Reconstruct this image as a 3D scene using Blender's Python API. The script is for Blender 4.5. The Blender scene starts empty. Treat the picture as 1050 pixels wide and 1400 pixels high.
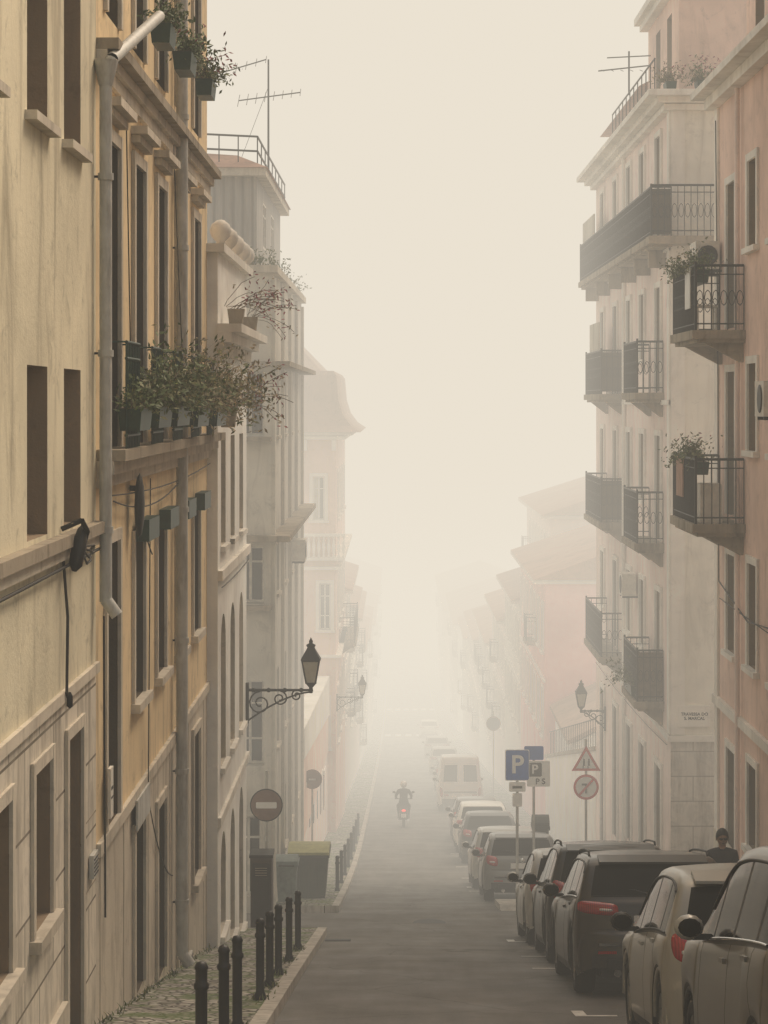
import bpy, math, random
from mathutils import Vector
R=random.Random(11)
scene=bpy.context.scene
# ------------------------------------------------------------------ terrain profile (metres, camera eye = z 0)
GP=[(-120,-20.9),(0,1.9),(20,5.72),(24,6.47),(36,8.75),(44,10.22),(57,12.45),(69,14.3),(84,16.3),(95,17.7),(140,23.2),(193,29.2),(230,32.3),(300,36.5),(500,43),(1600,60)]
def _sl(i):
    if i==0: return (GP[1][1]-GP[0][1])/(GP[1][0]-GP[0][0])
    if i==len(GP)-1: return (GP[-1][1]-GP[-2][1])/(GP[-1][0]-GP[-2][0])
    a=(GP[i][1]-GP[i-1][1])/(GP[i][0]-GP[i-1][0]); b=(GP[i+1][1]-GP[i][1])/(GP[i+1][0]-GP[i][0])
    return 2*a*b/(a+b) if a*b>0 else 0
SL=[_sl(i) for i in range(len(GP))]
def G(y):
    y=max(-119.9,min(1599.9,y))
    for i in range(len(GP)-1):
        if GP[i][0]<=y<=GP[i+1][0]:
            h=GP[i+1][0]-GP[i][0]; t=(y-GP[i][0])/h
            v=(2*t**3-3*t*t+1)*GP[i][1]+(t**3-2*t*t+t)*h*SL[i]+(-2*t**3+3*t*t)*GP[i+1][1]+(t**3-t*t)*h*SL[i+1]
            return -v
    return -GP[-1][1]
# ------------------------------------------------------------------ materials
def nm(name):
    m=bpy.data.materials.new(name); m.use_nodes=True
    return m,m.node_tree,m.node_tree.nodes['Principled BSDF']
def N(nt,t,**kw):
    n=nt.nodes.new(t)
    for k,v in kw.items(): setattr(n,k,v)
    return n
def mixc(nt,fac,a,b,mode='MIX'):
    n=N(nt,'ShaderNodeMix',data_type='RGBA',blend_type=mode)
    for idx,v in ((0,fac),(6,a),(7,b)):
        if isinstance(v,(int,float)): n.inputs[idx].default_value=v
        elif isinstance(v,tuple): n.inputs[idx].default_value=(v[0],v[1],v[2],1)
        else: nt.links.new(v,n.inputs[idx])
    return n.outputs[2]
def noise(nt,vec,scale,detail=5,rough=.6,dist=0):
    n=N(nt,'ShaderNodeTexNoise'); n.inputs['Scale'].default_value=scale; n.inputs['Detail'].default_value=detail
    n.inputs['Roughness'].default_value=rough; n.inputs['Distortion'].default_value=dist
    nt.links.new(vec,n.inputs['Vector']); return n.outputs['Fac']
def ramp(nt,v,lo,hi,a=0.,b=1.):
    n=N(nt,'ShaderNodeMapRange'); n.inputs[1].default_value=lo; n.inputs[2].default_value=hi
    n.inputs[3].default_value=a; n.inputs[4].default_value=b; nt.links.new(v,n.inputs[0]); return n.outputs[0]
def mapping(nt,sc,vec=None):
    if vec is None:
        vec=N(nt,'ShaderNodeTexCoord').outputs['Object']
    m=N(nt,'ShaderNodeMapping'); m.inputs['Scale'].default_value=sc; nt.links.new(vec,m.inputs['Vector']); return m.outputs[0]
def bump(nt,b,h,strength,dist=.02):
    n=N(nt,'ShaderNodeBump'); n.inputs['Strength'].default_value=strength; n.inputs['Distance'].default_value=dist
    nt.links.new(h,n.inputs['Height']); nt.links.new(n.outputs[0],b.inputs['Normal'])
def sc(c,k): return tuple(min(1,x*k) for x in c)
def plaster(name,c,dirt=(.16,.13,.095),amt=.5,bs=.25,rough=.92):
    m,nt,b=nm(name); o=mapping(nt,(1,1,1))
    col=mixc(nt,ramp(nt,noise(nt,o,.55,3,.65,.4),.3,.7),sc(c,.80),sc(c,1.12))
    st=noise(nt,mapping(nt,(1.5,1.5,.28)),1.5,6,.66,.9)
    col=mixc(nt,ramp(nt,st,.5,.74,0,amt*.9),col,dirt)
    col=mixc(nt,ramp(nt,noise(nt,mapping(nt,(5,5,.5)),1.7,3,.6,.3),.55,.8,0,amt*.4),col,sc(c,.6))
    bl=noise(nt,o,3.2,5,.75,.6)
    col=mixc(nt,ramp(nt,bl,.55,.72,0,amt*.8),col,sc(c,.5))
    nt.links.new(col,b.inputs['Base Color']); b.inputs['Roughness'].default_value=rough
    b.inputs['Specular IOR Level'].default_value=.2
    bump(nt,b,noise(nt,o,22,3,.7),bs,.02); return m
def simple(name,c,rough=.7,metal=0,var=.25,scale=6,bs=0,coat=0,dirt=None):
    m,nt,b=nm(name); o=mapping(nt,(1,1,1))
    nz=noise(nt,o,scale,3,.65)
    col=mixc(nt,ramp(nt,nz,.3,.7),sc(c,1-var),sc(c,1+var))
    if dirt: col=mixc(nt,ramp(nt,noise(nt,mapping(nt,(2,2,.4)),3,4,.7),.48,.75,0,.8),col,dirt)
    nt.links.new(col,b.inputs['Base Color']); b.inputs['Roughness'].default_value=rough; b.inputs['Metallic'].default_value=metal
    b.inputs['Coat Weight'].default_value=coat; b.inputs['Coat Roughness'].default_value=.06
    if bs: bump(nt,b,noise(nt,o,scale*6,3,.6),bs,.01)
    return m
def blocks(name,c,c2,bw,bh,side=True,mortar=(.12,.10,.08)):
    m,nt,b=nm(name); tc=N(nt,'ShaderNodeTexCoord').outputs['Object']
    s=N(nt,'ShaderNodeSeparateXYZ'); nt.links.new(tc,s.inputs[0]); k=N(nt,'ShaderNodeCombineXYZ')
    add=N(nt,'ShaderNodeMath',operation='ADD'); nt.links.new(s.outputs[0],add.inputs[0]); nt.links.new(s.outputs[1],add.inputs[1])
    nt.links.new(add.outputs[0],k.inputs[0]); nt.links.new(s.outputs[2],k.inputs[1])
    t=N(nt,'ShaderNodeTexBrick'); nt.links.new(k.outputs[0],t.inputs['Vector']); t.inputs['Scale'].default_value=1
    t.inputs['Brick Width'].default_value=bw; t.inputs['Row Height'].default_value=bh; t.inputs['Mortar Size'].default_value=.012
    t.inputs['Color1'].default_value=(*c,1); t.inputs['Color2'].default_value=(*c2,1); t.inputs['Mortar'].default_value=(*mortar,1)
    o=mapping(nt,(1,1,1))
    col=mixc(nt,ramp(nt,noise(nt,o,2.5,5,.75,.5),.45,.72,0,.6),t.outputs['Color'],sc(c,.45))
    col=mixc(nt,ramp(nt,noise(nt,mapping(nt,(2.4,2.4,.3)),2,5,.7),.47,.72,0,.7),col,(.2,.165,.12))
    nt.links.new(col,b.inputs['Base Color']); b.inputs['Roughness'].default_value=.85
    bump(nt,b,noise(nt,o,30,3,.7),.25,.01); return m
M={}
M['creamg']=plaster('plaster_greenish_cream',(.72,.66,.49),dirt=(.25,.21,.145),amt=.85)
M['yellow']=plaster('plaster_ochre_yellow',(.82,.65,.40),dirt=(.36,.28,.18),amt=.8)
M['white']=plaster('plaster_white',(.93,.90,.84),dirt=(.5,.45,.37),amt=.3)
M['greyp']=plaster('plaster_grey',(.60,.56,.475),dirt=(.24,.21,.17),amt=.6)
M['pink']=plaster('plaster_salmon',(.80,.59,.485),dirt=(.42,.31,.24),amt=.55)
M['pink2']=plaster('plaster_pink',(.82,.45,.40),dirt=(.5,.3,.25),amt=.3)
M['pinkpale']=plaster('plaster_pale_pink',(.85,.70,.62),dirt=(.42,.35,.28),amt=.5)
M['cream']=plaster('plaster_cream',(.80,.76,.66),dirt=(.38,.34,.27),amt=.5)
M['stone']=blocks('limestone_cladding',(.78,.71,.59),(.68,.62,.51),1.3,.62,mortar=(.2,.17,.13))
M['stonew']=blocks('stone_base_pale',(.66,.62,.54),(.58,.54,.47),.9,.5,mortar=(.36,.32,.27))
M['trim']=plaster('stone_trim',(.62,.56,.46),dirt=(.2,.165,.12),amt=.7)
M['trimw']=plaster('trim_white',(.82,.78,.70),dirt=(.4,.35,.28),amt=.4)
M['ledge']=plaster('weathered_ledge',(.36,.31,.24),dirt=(.08,.065,.05),amt=.9)
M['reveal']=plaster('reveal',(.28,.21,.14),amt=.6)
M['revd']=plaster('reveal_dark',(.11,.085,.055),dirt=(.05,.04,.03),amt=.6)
M['iron']=simple('wrought_iron',(.022,.023,.022),.5,.3)
M['green']=simple('green_paint',(.012,.045,.032),.45,0,.3)
M['greybr']=simple('aged_wood',(.13,.09,.055),.75,0,.4,8)
M['pipe']=simple('zinc_pipe',(.50,.50,.46),.5,.0,.15,4,dirt=(.22,.19,.15))
M['cable']=simple('cable',(.02,.018,.016),.6)
M['frame']=simple('window_frame_white',(.68,.64,.56),.6,0,.15)
M['blind']=simple('blind_slats',(.50,.45,.36),.7,0,.15)
M['blindg']=simple('blind_grey',(.33,.32,.29),.7,0,.15)
M['curtain']=simple('curtain',(.5,.47,.4),.35,0,.2,3)
def glassm(name,c,spec=.5):
    m,nt,b=nm(name); o=mapping(nt,(1,1,1))
    nt.links.new(mixc(nt,ramp(nt,noise(nt,o,1.2,2,.5),.35,.65),sc(c,.4),sc(c,1.6)),b.inputs['Base Color'])
    b.inputs['Roughness'].default_value=.07; b.inputs['IOR'].default_value=1.16 if name=='car_glass' else 1.5; b.inputs['Specular IOR Level'].default_value=spec
    bump(nt,b,noise(nt,o,2.5,1,.5),.04,.02); return m
M['glass']=glassm('window_glass',(.035,.033,.028),.35)
M['tile']=plaster('roof_tile',(.42,.26,.19),dirt=(.18,.14,.11),amt=.6)
M['slate']=plaster('mansard_roof',(.40,.29,.23),dirt=(.2,.16,.13),amt=.5)
def corr():
    m,nt,b=nm('corrugated_cladding'); o=mapping(nt,(1,1,1))
    w=N(nt,'ShaderNodeTexWave'); w.inputs['Scale'].default_value=1.6; w.inputs['Distortion'].default_value=.2
    nt.links.new(o,w.inputs['Vector'])
    col=mixc(nt,ramp(nt,noise(nt,mapping(nt,(3,3,.3)),2,4,.7),.35,.7),(.42,.40,.36),(.28,.26,.23))
    nt.links.new(mixc(nt,ramp(nt,w.outputs['Fac'],0,.35,.5,0),col,(.15,.14,.12)),b.inputs['Base Color']); b.inputs['Roughness'].default_value=.7
    bump(nt,b,w.outputs['Fac'],.6,.03); return m
M['corr']=corr()
def asphalt():
    m,nt,b=nm('asphalt'); o=mapping(nt,(1,1,1))
    col=mixc(nt,ramp(nt,noise(nt,mapping(nt,(1.6,.05,1)),1.4,3,.5,.2),.35,.68),(.095,.089,.079),(.15,.142,.127))
    col=mixc(nt,ramp(nt,noise(nt,o,.5,4,.7,1.),.52,.60,0,.3),col,(.07,.065,.058))
    v=N(nt,'ShaderNodeTexVoronoi',feature='DISTANCE_TO_EDGE'); v.inputs['Scale'].default_value=.28
    nn=N(nt,'ShaderNodeTexNoise'); nt.links.new(o,nn.inputs['Vector']); nn.inputs['Scale'].default_value=1.2
    wv=mixc(nt,.35,o,nn.outputs['Color'],'ADD')
    nt.links.new(wv,v.inputs['Vector'])
    col=mixc(nt,ramp(nt,v.outputs['Distance'],0,.006,.75,0),col,(.025,.023,.02))
    col=mixc(nt,ramp(nt,noise(nt,o,70,2,.6),.4,.7,0,.6),col,(.19,.18,.163))
    nt.links.new(col,b.inputs['Base Color'])
    nt.links.new(ramp(nt,noise(nt,o,.8,3,.6),.3,.7,.6,.85),b.inputs['Roughness']); b.inputs['Specular IOR Level'].default_value=.35
    bump(nt,b,noise(nt,o,90,2,.6),.35,.01); return m
M['asphalt']=asphalt()
def N_sep(nt,c):
    s=N(nt,'ShaderNodeSeparateColor'); nt.links.new(c,s.inputs[0]); return s.outputs[0]
def cobble():
    m,nt,b=nm('cobblestones'); o=mapping(nt,(1,1,.001))
    v=N(nt,'ShaderNodeTexVoronoi',feature='DISTANCE_TO_EDGE'); v.inputs['Scale'].default_value=9; nt.links.new(o,v.inputs['Vector'])
    v2=N(nt,'ShaderNodeTexVoronoi'); v2.inputs['Scale'].default_value=9; nt.links.new(o,v2.inputs['Vector'])
    col=mixc(nt,N_sep(nt,v2.outputs['Color']),(.24,.22,.185),(.56,.52,.45))
    col=mixc(nt,ramp(nt,noise(nt,o,1.3,4,.6),.4,.65,0,.5),col,(.18,.17,.13))
    ms=noise(nt,o,1.7,4,.7,.5)
    jc=mixc(nt,ramp(nt,ms,.45,.56),(.06,.052,.042),(.06,.10,.02))
    col=mixc(nt,ramp(nt,v.outputs['Distance'],.05,.13,1,0),col,jc)
    col=mixc(nt,ramp(nt,ms,.5,.6,0,.7),col,(.09,.14,.03))
    nt.links.new(col,b.inputs['Base Color']); b.inputs['Roughness'].default_value=.8
    bump(nt,b,ramp(nt,v.outputs['Distance'],0,.2),.8,.03); return m
M['cobble']=cobble()
M['kerb']=blocks('kerb_stone',(.52,.49,.43),(.42,.39,.34),.95,5,mortar=(.12,.11,.09))
M['ground']=simple('ground_earth',(.16,.14,.11),.95,0,.3,.8)
M['paintw']=simple('road_paint_white',(.72,.70,.64),.7,0,.2,12,dirt=(.3,.28,.25))
M['plastic']=simple('black_plastic',(.018,.018,.018),.5,0,.2)
M['rubber']=simple('tyre_rubber',(.016,.016,.016),.8,0,.2)
M['rim']=simple('alloy',(.35,.35,.34),.35,.9,.1)
M['chrome']=simple('chrome',(.65,.65,.63),.15,1,.05)
M['carglass']=glassm('car_glass',(.018,.018,.016),.35)
def lightm(name,c,e=0):
    m,nt,b=nm(name); o=mapping(nt,(1,1,1)); w=N(nt,'ShaderNodeTexWave'); w.inputs['Scale'].default_value=14; nt.links.new(o,w.inputs['Vector'])
    nt.links.new(mixc(nt,w.outputs['Fac'],sc(c,.6),c),b.inputs['Base Color']); b.inputs['Roughness'].default_value=.12; b.inputs['Coat Weight'].default_value=.5
    if e: b.inputs['Emission Color'].default_value=(*c,1); b.inputs['Emission Strength'].default_value=e
    return m
M['tail']=lightm('tail_light_red',(.42,.012,.018))
M['lens']=lightm('clear_lens',(.75,.72,.68))
M['plate']=simple('number_plate',(.75,.74,.7),.4,0,.05)
def paint(name,c,metal=.3,rough=.34): return simple(name,c,rough,metal,.06,2,coat=.35)
# ------------------------------------------------------------------ object builder
class Obj:
    def __init__(s,name,loc=(0,0,0),rot=(0,0,0)): s.name=name; s.parts={}; s.loc=loc; s.rot=rot; s.extra=[]
    def P(s,part,mat):
        k=(part,mat.name)
        if k not in s.parts: s.parts[k]=[[],[],mat,[]]
        return s.parts[k]
    def add(s,part,mat,vs,fs,smooth=False):
        P=s.P(part,mat); n=len(P[0]); P[0].extend([tuple(v) for v in vs])
        for f in fs: P[1].append(tuple(i+n for i in f)); P[3].append(smooth)
    def poly(s,part,mat,pts): s.add(part,mat,pts,[tuple(range(len(pts)))])
    def hexa(s,part,mat,c): s.add(part,mat,c,[(0,3,2,1),(4,5,6,7),(0,1,5,4),(1,2,6,5),(2,3,7,6),(3,0,4,7)])
    def box(s,part,mat,x0,x1,y0,y1,z0,z1):
        s.hexa(part,mat,[(x0,y0,z0),(x1,y0,z0),(x1,y1,z0),(x0,y1,z0),(x0,y0,z1),(x1,y0,z1),(x1,y1,z1),(x0,y1,z1)])
    def taper(s,part,mat,x0,x1,y0,y1,z0,z1,dx,dy):
        s.hexa(part,mat,[(x0+dx,y0+dy,z0),(x1-dx,y0+dy,z0),(x1-dx,y1-dy,z0),(x0+dx,y1-dy,z0),(x0,y0,z1),(x1,y0,z1),(x1,y1,z1),(x0,y1,z1)])
    def cyl(s,part,mat,p0,p1,r0,r1=None,n=12,cap=True,smooth=True):
        if r1 is None: r1=r0
        a=Vector(p0); b=Vector(p1); d=(b-a)
        if d.length<1e-6: return
        d.normalize(); u=d.orthogonal().normalized(); w=d.cross(u); vs=[]
        for q,r in ((a,r0),(b,r1)):
            for i in range(n):
                t=2*math.pi*i/n; vs.append(q+(u*math.cos(t)+w*math.sin(t))*r)
        s.add(part,mat,vs,[(i,(i+1)%n,n+(i+1)%n,n+i) for i in range(n)],smooth)
        if cap: s.add(part,mat,vs[:n],[tuple(range(n-1,-1,-1))]); s.add(part,mat,vs[n:],[tuple(range(n))])
    def tube(s,part,mat,pts,r,n=6):
        for a,b in zip(pts[:-1],pts[1:]): s.cyl(part,mat,a,b,r,r,n,cap=False)
    def lathe(s,part,mat,c,axis,prof,n=20,smooth=True):
        a=Vector(axis).normalized(); u=a.orthogonal().normalized(); w=a.cross(u); c=Vector(c); vs=[]; m=len(prof)
        for (r,h) in prof:
            for i in range(n):
                t=2*math.pi*i/n; vs.append(c+a*h+(u*math.cos(t)+w*math.sin(t))*r)
        s.add(part,mat,vs,[(k*n+i,k*n+(i+1)%n,(k+1)*n+(i+1)%n,(k+1)*n+i) for k in range(m-1) for i in range(n)],smooth)
    def ell(s,part,mat,c,r,n=12):
        vs=[];m=n//2+1
        for j in range(m):
            ph=math.pi*j/(m-1)
            for i in range(n):
                t=2*math.pi*i/n; vs.append((c[0]+r[0]*math.sin(ph)*math.cos(t),c[1]+r[1]*math.sin(ph)*math.sin(t),c[2]+r[2]*math.cos(ph)))
        s.add(part,mat,vs,[(j*n+i,j*n+(i+1)%n,(j+1)*n+(i+1)%n,(j+1)*n+i) for j in range(m-1) for i in range(n)],True)
    def text(s,body,size,loc,rot,mat,part='lettering'):
        cu=bpy.data.curves.new('t','FONT'); cu.body=body; cu.size=size; cu.align_x='CENTER'; cu.align_y='CENTER'; cu.extrude=.002; cu.offset=size*.02
        ob=bpy.data.objects.new('t',cu); scene.collection.objects.link(ob)
        dg=bpy.context.evaluated_depsgraph_get(); me=bpy.data.meshes.new_from_object(ob.evaluated_get(dg))
        bpy.data.objects.remove(ob); o2=bpy.data.objects.new(part,me); scene.collection.objects.link(o2)
        me.materials.clear(); me.materials.append(mat); o2.location=loc; o2.rotation_euler=rot; s.extra.append(o2)
    def finish(s):
        keys=list(s.parts); single=len(keys)==1 and not s.extra
        if not single:
            e=bpy.data.objects.new(s.name,None); e.empty_display_size=.3; scene.collection.objects.link(e); e.location=s.loc; e.rotation_euler=s.rot
        for k in keys:
            V,Fc,mat,sm=s.parts[k]; nmn=s.name if single else k[0]
            me=bpy.data.meshes.new(nmn); me.from_pydata(V,[],Fc); me.materials.append(mat)
            me.polygons.foreach_set('use_smooth',sm); me.update()
            ob=bpy.data.objects.new(nmn,me); scene.collection.objects.link(ob)
            if single: ob.location=s.loc; ob.rotation_euler=s.rot
            else: ob.parent=e
        for x in s.extra: x.parent=e
        return None if single else e
# ------------------------------------------------------------------ facade helper
class F:
    # vertical facade frame: u along wall, d outward from wall
    def __init__(s,o,ox,oy,u,n): s.o=o; s.O=(ox,oy); s.u=u; s.n=n
    def pt(s,u,z,d=0): return (s.O[0]+s.u[0]*u+s.n[0]*d, s.O[1]+s.u[1]*u+s.n[1]*d, z)
    def quad(s,part,mat,u0,u1,z0,z1,d=0): s.o.poly(part,mat,[s.pt(u0,z0,d),s.pt(u1,z0,d),s.pt(u1,z1,d),s.pt(u0,z1,d)])
    def box(s,part,mat,u0,u1,z0,z1,d0,d1):
        s.o.hexa(part,mat,[s.pt(u0,z0,d0),s.pt(u1,z0,d0),s.pt(u1,z0,d1),s.pt(u0,z0,d1),s.pt(u0,z1,d0),s.pt(u1,z1,d0),s.pt(u1,z1,d1),s.pt(u0,z1,d1)])
    def wall(s,mat,u0,u1,z0,z1,ops,depth=.2,rev=None,part='wall'):
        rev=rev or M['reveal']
        us=sorted({u0,u1}|{o[k] for o in ops for k in ('a','b') if u0<o[k]<u1}); zs=sorted({z0,z1}|{o[k] for o in ops for k in ('c','d') if z0<o[k]<z1})
        for i in range(len(us)-1):
            for j in range(len(zs)-1):
                um=(us[i]+us[i+1])/2; zm=(zs[j]+zs[j+1])/2
                if any(o['a']<um<o['b'] and o['c']<zm<o['d'] for o in ops): continue
                s.quad(part,mat,us[i],us[i+1],zs[j],zs[j+1])
        for o in ops:
            a,b,c,d=o['a'],o['b'],o['c'],o['d']
            if d<=z0 or c>=z1: continue
            dp=o.get('depth',depth)
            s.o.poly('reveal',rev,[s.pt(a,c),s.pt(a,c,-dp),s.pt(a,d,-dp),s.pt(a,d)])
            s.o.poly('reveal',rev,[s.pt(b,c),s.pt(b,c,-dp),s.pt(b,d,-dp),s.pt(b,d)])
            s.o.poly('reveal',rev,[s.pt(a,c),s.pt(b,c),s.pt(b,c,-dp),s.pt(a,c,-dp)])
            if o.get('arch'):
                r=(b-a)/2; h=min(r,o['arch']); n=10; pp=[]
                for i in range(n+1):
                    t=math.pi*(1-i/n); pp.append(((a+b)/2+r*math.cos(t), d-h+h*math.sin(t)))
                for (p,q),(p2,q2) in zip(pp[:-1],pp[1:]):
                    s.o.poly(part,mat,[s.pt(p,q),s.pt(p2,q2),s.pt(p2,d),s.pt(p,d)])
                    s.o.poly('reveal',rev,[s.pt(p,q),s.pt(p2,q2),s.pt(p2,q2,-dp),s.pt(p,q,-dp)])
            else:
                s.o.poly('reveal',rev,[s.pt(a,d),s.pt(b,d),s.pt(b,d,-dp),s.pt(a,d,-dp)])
            s.fill(o,dp)
    def fill(s,o,dp):
        a,b,c,d=o['a'],o['b'],o['c'],o['d']; k=o.get('k','win'); fm=o.get('fm',M['frame']); e=.006
        g=-dp+.01; fd0=-dp+.012; fd1=-dp+.06; w=.055
        if k=='void': s.quad('dark_interior',M['glass'],a+e,b-e,c+e,d-e,-dp+.01); return
        if k=='door':
            s.box('door',fm,a+e,b-e,c,d-e,-dp+.005,-dp+.05); m=(a+b)/2
            nn=3
            for (p,q) in ((a+.07,m-.04),(m+.04,b-.07)):
                for i in range(nn):
                    z0=c+.12+(d-c-.2)*i/nn; z1=c+.06+(d-c-.2)*(i+1)/nn
                    s.box('door_panel',fm,p,q,z0,z1,-dp+.052,-dp+.072)
            s.box('door_handle',M['rim'],m+.02,m+.05,c+.95,c+1.08,-dp+.075,-dp+.12); return
        s.quad('glass',M['glass'],a+e,b-e,c+e,d-e,g)
        if R.random()<o.get('cur',.5):
            f=R.uniform(.25,.9); s.quad('curtain',M['curtain'],a+w,a+w+(b-a-2*w)*f,c+w,d-w,g+.004)
        s.box('frame',fm,a+e,a+w,c+e,d-e,fd0,fd1); s.box('frame',fm,b-w,b-e,c+e,d-e,fd0,fd1)
        s.box('frame',fm,a+w,b-w,c+e,c+w,fd0,fd1); s.box('frame',fm,a+w,b-w,d-w,d-e,fd0,fd1)
        m=(a+b)/2; s.box('frame',fm,m-.028,m+.028,c+w,d-w,fd0,fd1-.006)
        zt=d-(d-c)*.28; s.box('frame',fm,a+w,b-w,zt-.02,zt+.02,fd0,fd1-.012)
        if d-c>1.7:
            zt=c+(d-c)*.3; s.box('frame',fm,a+w,b-w,zt-.02,zt+.02,fd0,fd1-.012)
        bl=o.get('blind',0)
        if bl:
            z=d-.02; bm=o.get('bm',M['blind']); zb=d-(d-c)*bl
            while z>zb:
                s.o.hexa('blind',bm,[s.pt(a+.02,z-.062,fd1+.035),s.pt(b-.02,z-.062,fd1+.035),s.pt(b-.02,z-.062,fd1+.045),s.pt(a+.02,z-.062,fd1+.045),s.pt(a+.02,z,fd1+.006),s.pt(b-.02,z,fd1+.006),s.pt(b-.02,z,fd1+.016),s.pt(a+.02,z,fd1+.016)]); z-=.066
    def surround(s,o,mat,w=.13,p=.035,hood=False,sill=True):
        a,b,c,d=o['a'],o['b'],o['c'],o['d']
        s.box('surround',mat,a-w,a-.001,c,d+w,.002,p); s.box('surround',mat,b+.001,b+w,c,d+w,.002,p)
        s.box('surround',mat,a,b,d+.001,d+w,.002,p-.003)
        if sill: s.box('sill',mat,a-w-.04,b+w+.04,c-.09,c-.001,-.01,p+.06)
        if hood:
            s.box('hood',mat,a-w-.05,b+w+.05,d+w+.16,d+w+.24,.002,.17); s.box('hood',mat,a-w,b+w,d+w+.08,d+w+.158,.002,.09)
    def balcony(s,u0,u1,z,proj=.5,h=1.0,st=.14,mat=None,slab=None,brackets=True,scroll=True,panel=None):
        mat=mat or M['iron']; slab=slab or M['ledge']
        s.box('balcony_slab',slab,u0-.06,u1+.06,z-.14,z,.002,proj+.06); s.box('balcony_slab',slab,u0-.02,u1+.02,z-.2,z-.142,.002,proj-.02)
        if panel:
            s.box('balcony_panel',panel,u0+.03,u1-.03,z+.06,z+h-.04,proj-.06,proj-.03); s.box('balcony_panel',panel,u0+.03,u0+.05,z+.06,z+h-.04,.03,proj-.061)
        if brackets:
            for u in (u0+.15,u1-.27):
                s.o.hexa('bracket',slab,[s.pt(u,z-.5,.002),s.pt(u+.12,z-.5,.002),s.pt(u+.12,z-.5,.06),s.pt(u,z-.5,.06),s.pt(u,z-.202,.002),s.pt(u+.12,z-.202,.002),s.pt(u+.12,z-.202,proj*.8),s.pt(u,z-.202,proj*.8)])
        def rail(ua,da,ub,db,bars=True):
            L=math.hypot(ub-ua,db-da)
            for zz,r in ((z+h,.022),(z+.1,.012),(z+h-.14,.01)):
                s.o.cyl('railing',mat,s.pt(ua,zz,da),s.pt(ub,zz,db),r,r,6)
            n=max(2,int(L/st))
            for i in range(n+1):
                t=i/n; u=ua+(ub-ua)*t; d=da+(db-da)*t
                s.o.cyl('railing',mat,s.pt(u,z,d),s.pt(u,z+h,d),.011,.011,4,cap=False)
                if scroll and i<n:
                    um=u+(ub-ua)/n/2; dm=d+(db-da)/n/2; pts=[]
                    for q in range(9):
                        an=q*math.pi/4; pts.append(s.pt(um+math.cos(an)*.05*(ub-ua)/L,z+h*.5+math.sin(an)*.12,dm+math.cos(an)*.05*(db-da)/L))
                    s.o.tube('railing',mat,pts,.008,4)
        rail(u0,proj,u1,proj); rail(u0,.02,u0,proj); rail(u1,.02,u1,proj)
        for u in (u0,u1): s.o.cyl('railing',mat,s.pt(u,z,proj),s.pt(u,z+h+.06,proj),.022,.022,6)
def LF(o,x): return F(o,x,0,(0,1),(1,0))
def RF(o,x): return F(o,x,0,(0,1),(-1,0))
def FF(o,y): return F(o,0,y,(1,0),(0,-1))
def op(a,b,c,d,**k): return dict(a=a,b=b,c=c,d=d,**k)
# ------------------------------------------------------------------ ground, road, pavements
def ys(y0,y1):
    out=[y0]; y=math.floor(y0)+1
    while y<y1-1e-6:
        out.append(float(y)); y+=1 if y<260 else 20
    out.append(y1); return out
def sheet(name,x0,x1,y0,y1,off,mat):
    o=Obj(name); Y=ys(y0,y1); vs=[]; 
    for y in Y: vs+= [(x0,y,G(y)+off),(x1,y,G(y)+off)]
    o.add('surface',mat,vs,[(2*i,2*i+1,2*i+3,2*i+2) for i in range(len(Y)-1)]); o.finish()
sheet('ground',-800,800,-110,1590,-.03,M['ground'])
sheet('road',-1.15,3.9,-100,1500,0,M['asphalt'])
def cross_street(y0,y1,xa,xb):
    sheet('cross_street_road',xa,xb,y0,y1,-.004,M['asphalt'])
cross_street(36.4,43.6,-60,-1.15); cross_street(37.9,43.6,3.9,60)
def pavement(x0,x1,y0,y1,kerb_side,ends=(1,1)):
    o=Obj('pavement'); H=.12; Y=ys(y0,y1); kw=.15
    if kerb_side=='R': px0,px1,k0,k1=x0,x1-kw,x1-kw,x1; xk=x1
    else: px0,px1,k0,k1=x0+kw,x1,x0,x0+kw; xk=x0
    for a,b,part,mat,h in ((px0,px1,'paving',M['cobble'],H-.006),(k0,k1,'kerb',M['kerb'],H)):
        vs=[]
        for y in Y: vs+=[(a,y,G(y)+h),(b,y,G(y)+h),(xk,y,G(y)-.05)]
        n=len(Y)-1
        o.add(part,mat,vs,[(3*i,3*i+1,3*i+4,3*i+3) for i in range(n)])
        if part=='kerb':
            j=1 if kerb_side=='R' else 0
            o.add(part,mat,vs,[(3*i+j,3*i+2,3*i+5,3*i+3+j) for i in range(n)])
    for y,e in ((y0,ends[0]),(y1,ends[1])):
        if e: o.poly('kerb',M['kerb'],[(x0,y,G(y)-.05),(x1,y,G(y)-.05),(x1,y,G(y)+H),(x0,y,G(y)+H)])
    o.finish()
pavement(-2.75,-1.15,-30,36.3,'R'); pavement(-2.75,-1.15,44.2,420,'R')
pavement(3.9,5.6,-30,37.8,'L'); pavement(3.9,5.6,43.8,420,'L')
o=Obj('kerb_island'); 
for (a,b,c,d) in ((2.1,3.9,44.3,46.8),):
    o.hexa('kerb',M['kerb'],[(a,c,G(c)-.1),(b,c,G(c)-.1),(b,d,G(d)-.1),(a,d,G(d)-.1),(a,c+.3,G(c+.3)+.12),(b-.01,c,G(c)+.118),(b-.01,d,G(d)+.118),(a,d,G(d)+.12)])
o.finish()
def mark(x0,x1,y0,y1,nm_='road_marking'):
    sheet(nm_,x0,x1,y0,y1,.005,M['paintw'])
for y in (21.3,28.0,30.5,34.2,52.5,58.5,64,70.5): mark(1.74,2.15,y,y+.12); 
for y in (21.3,34.2,54): mark(1.74,1.86,y+.125,y+.6)
o=Obj('zebra_crossing')
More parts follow.
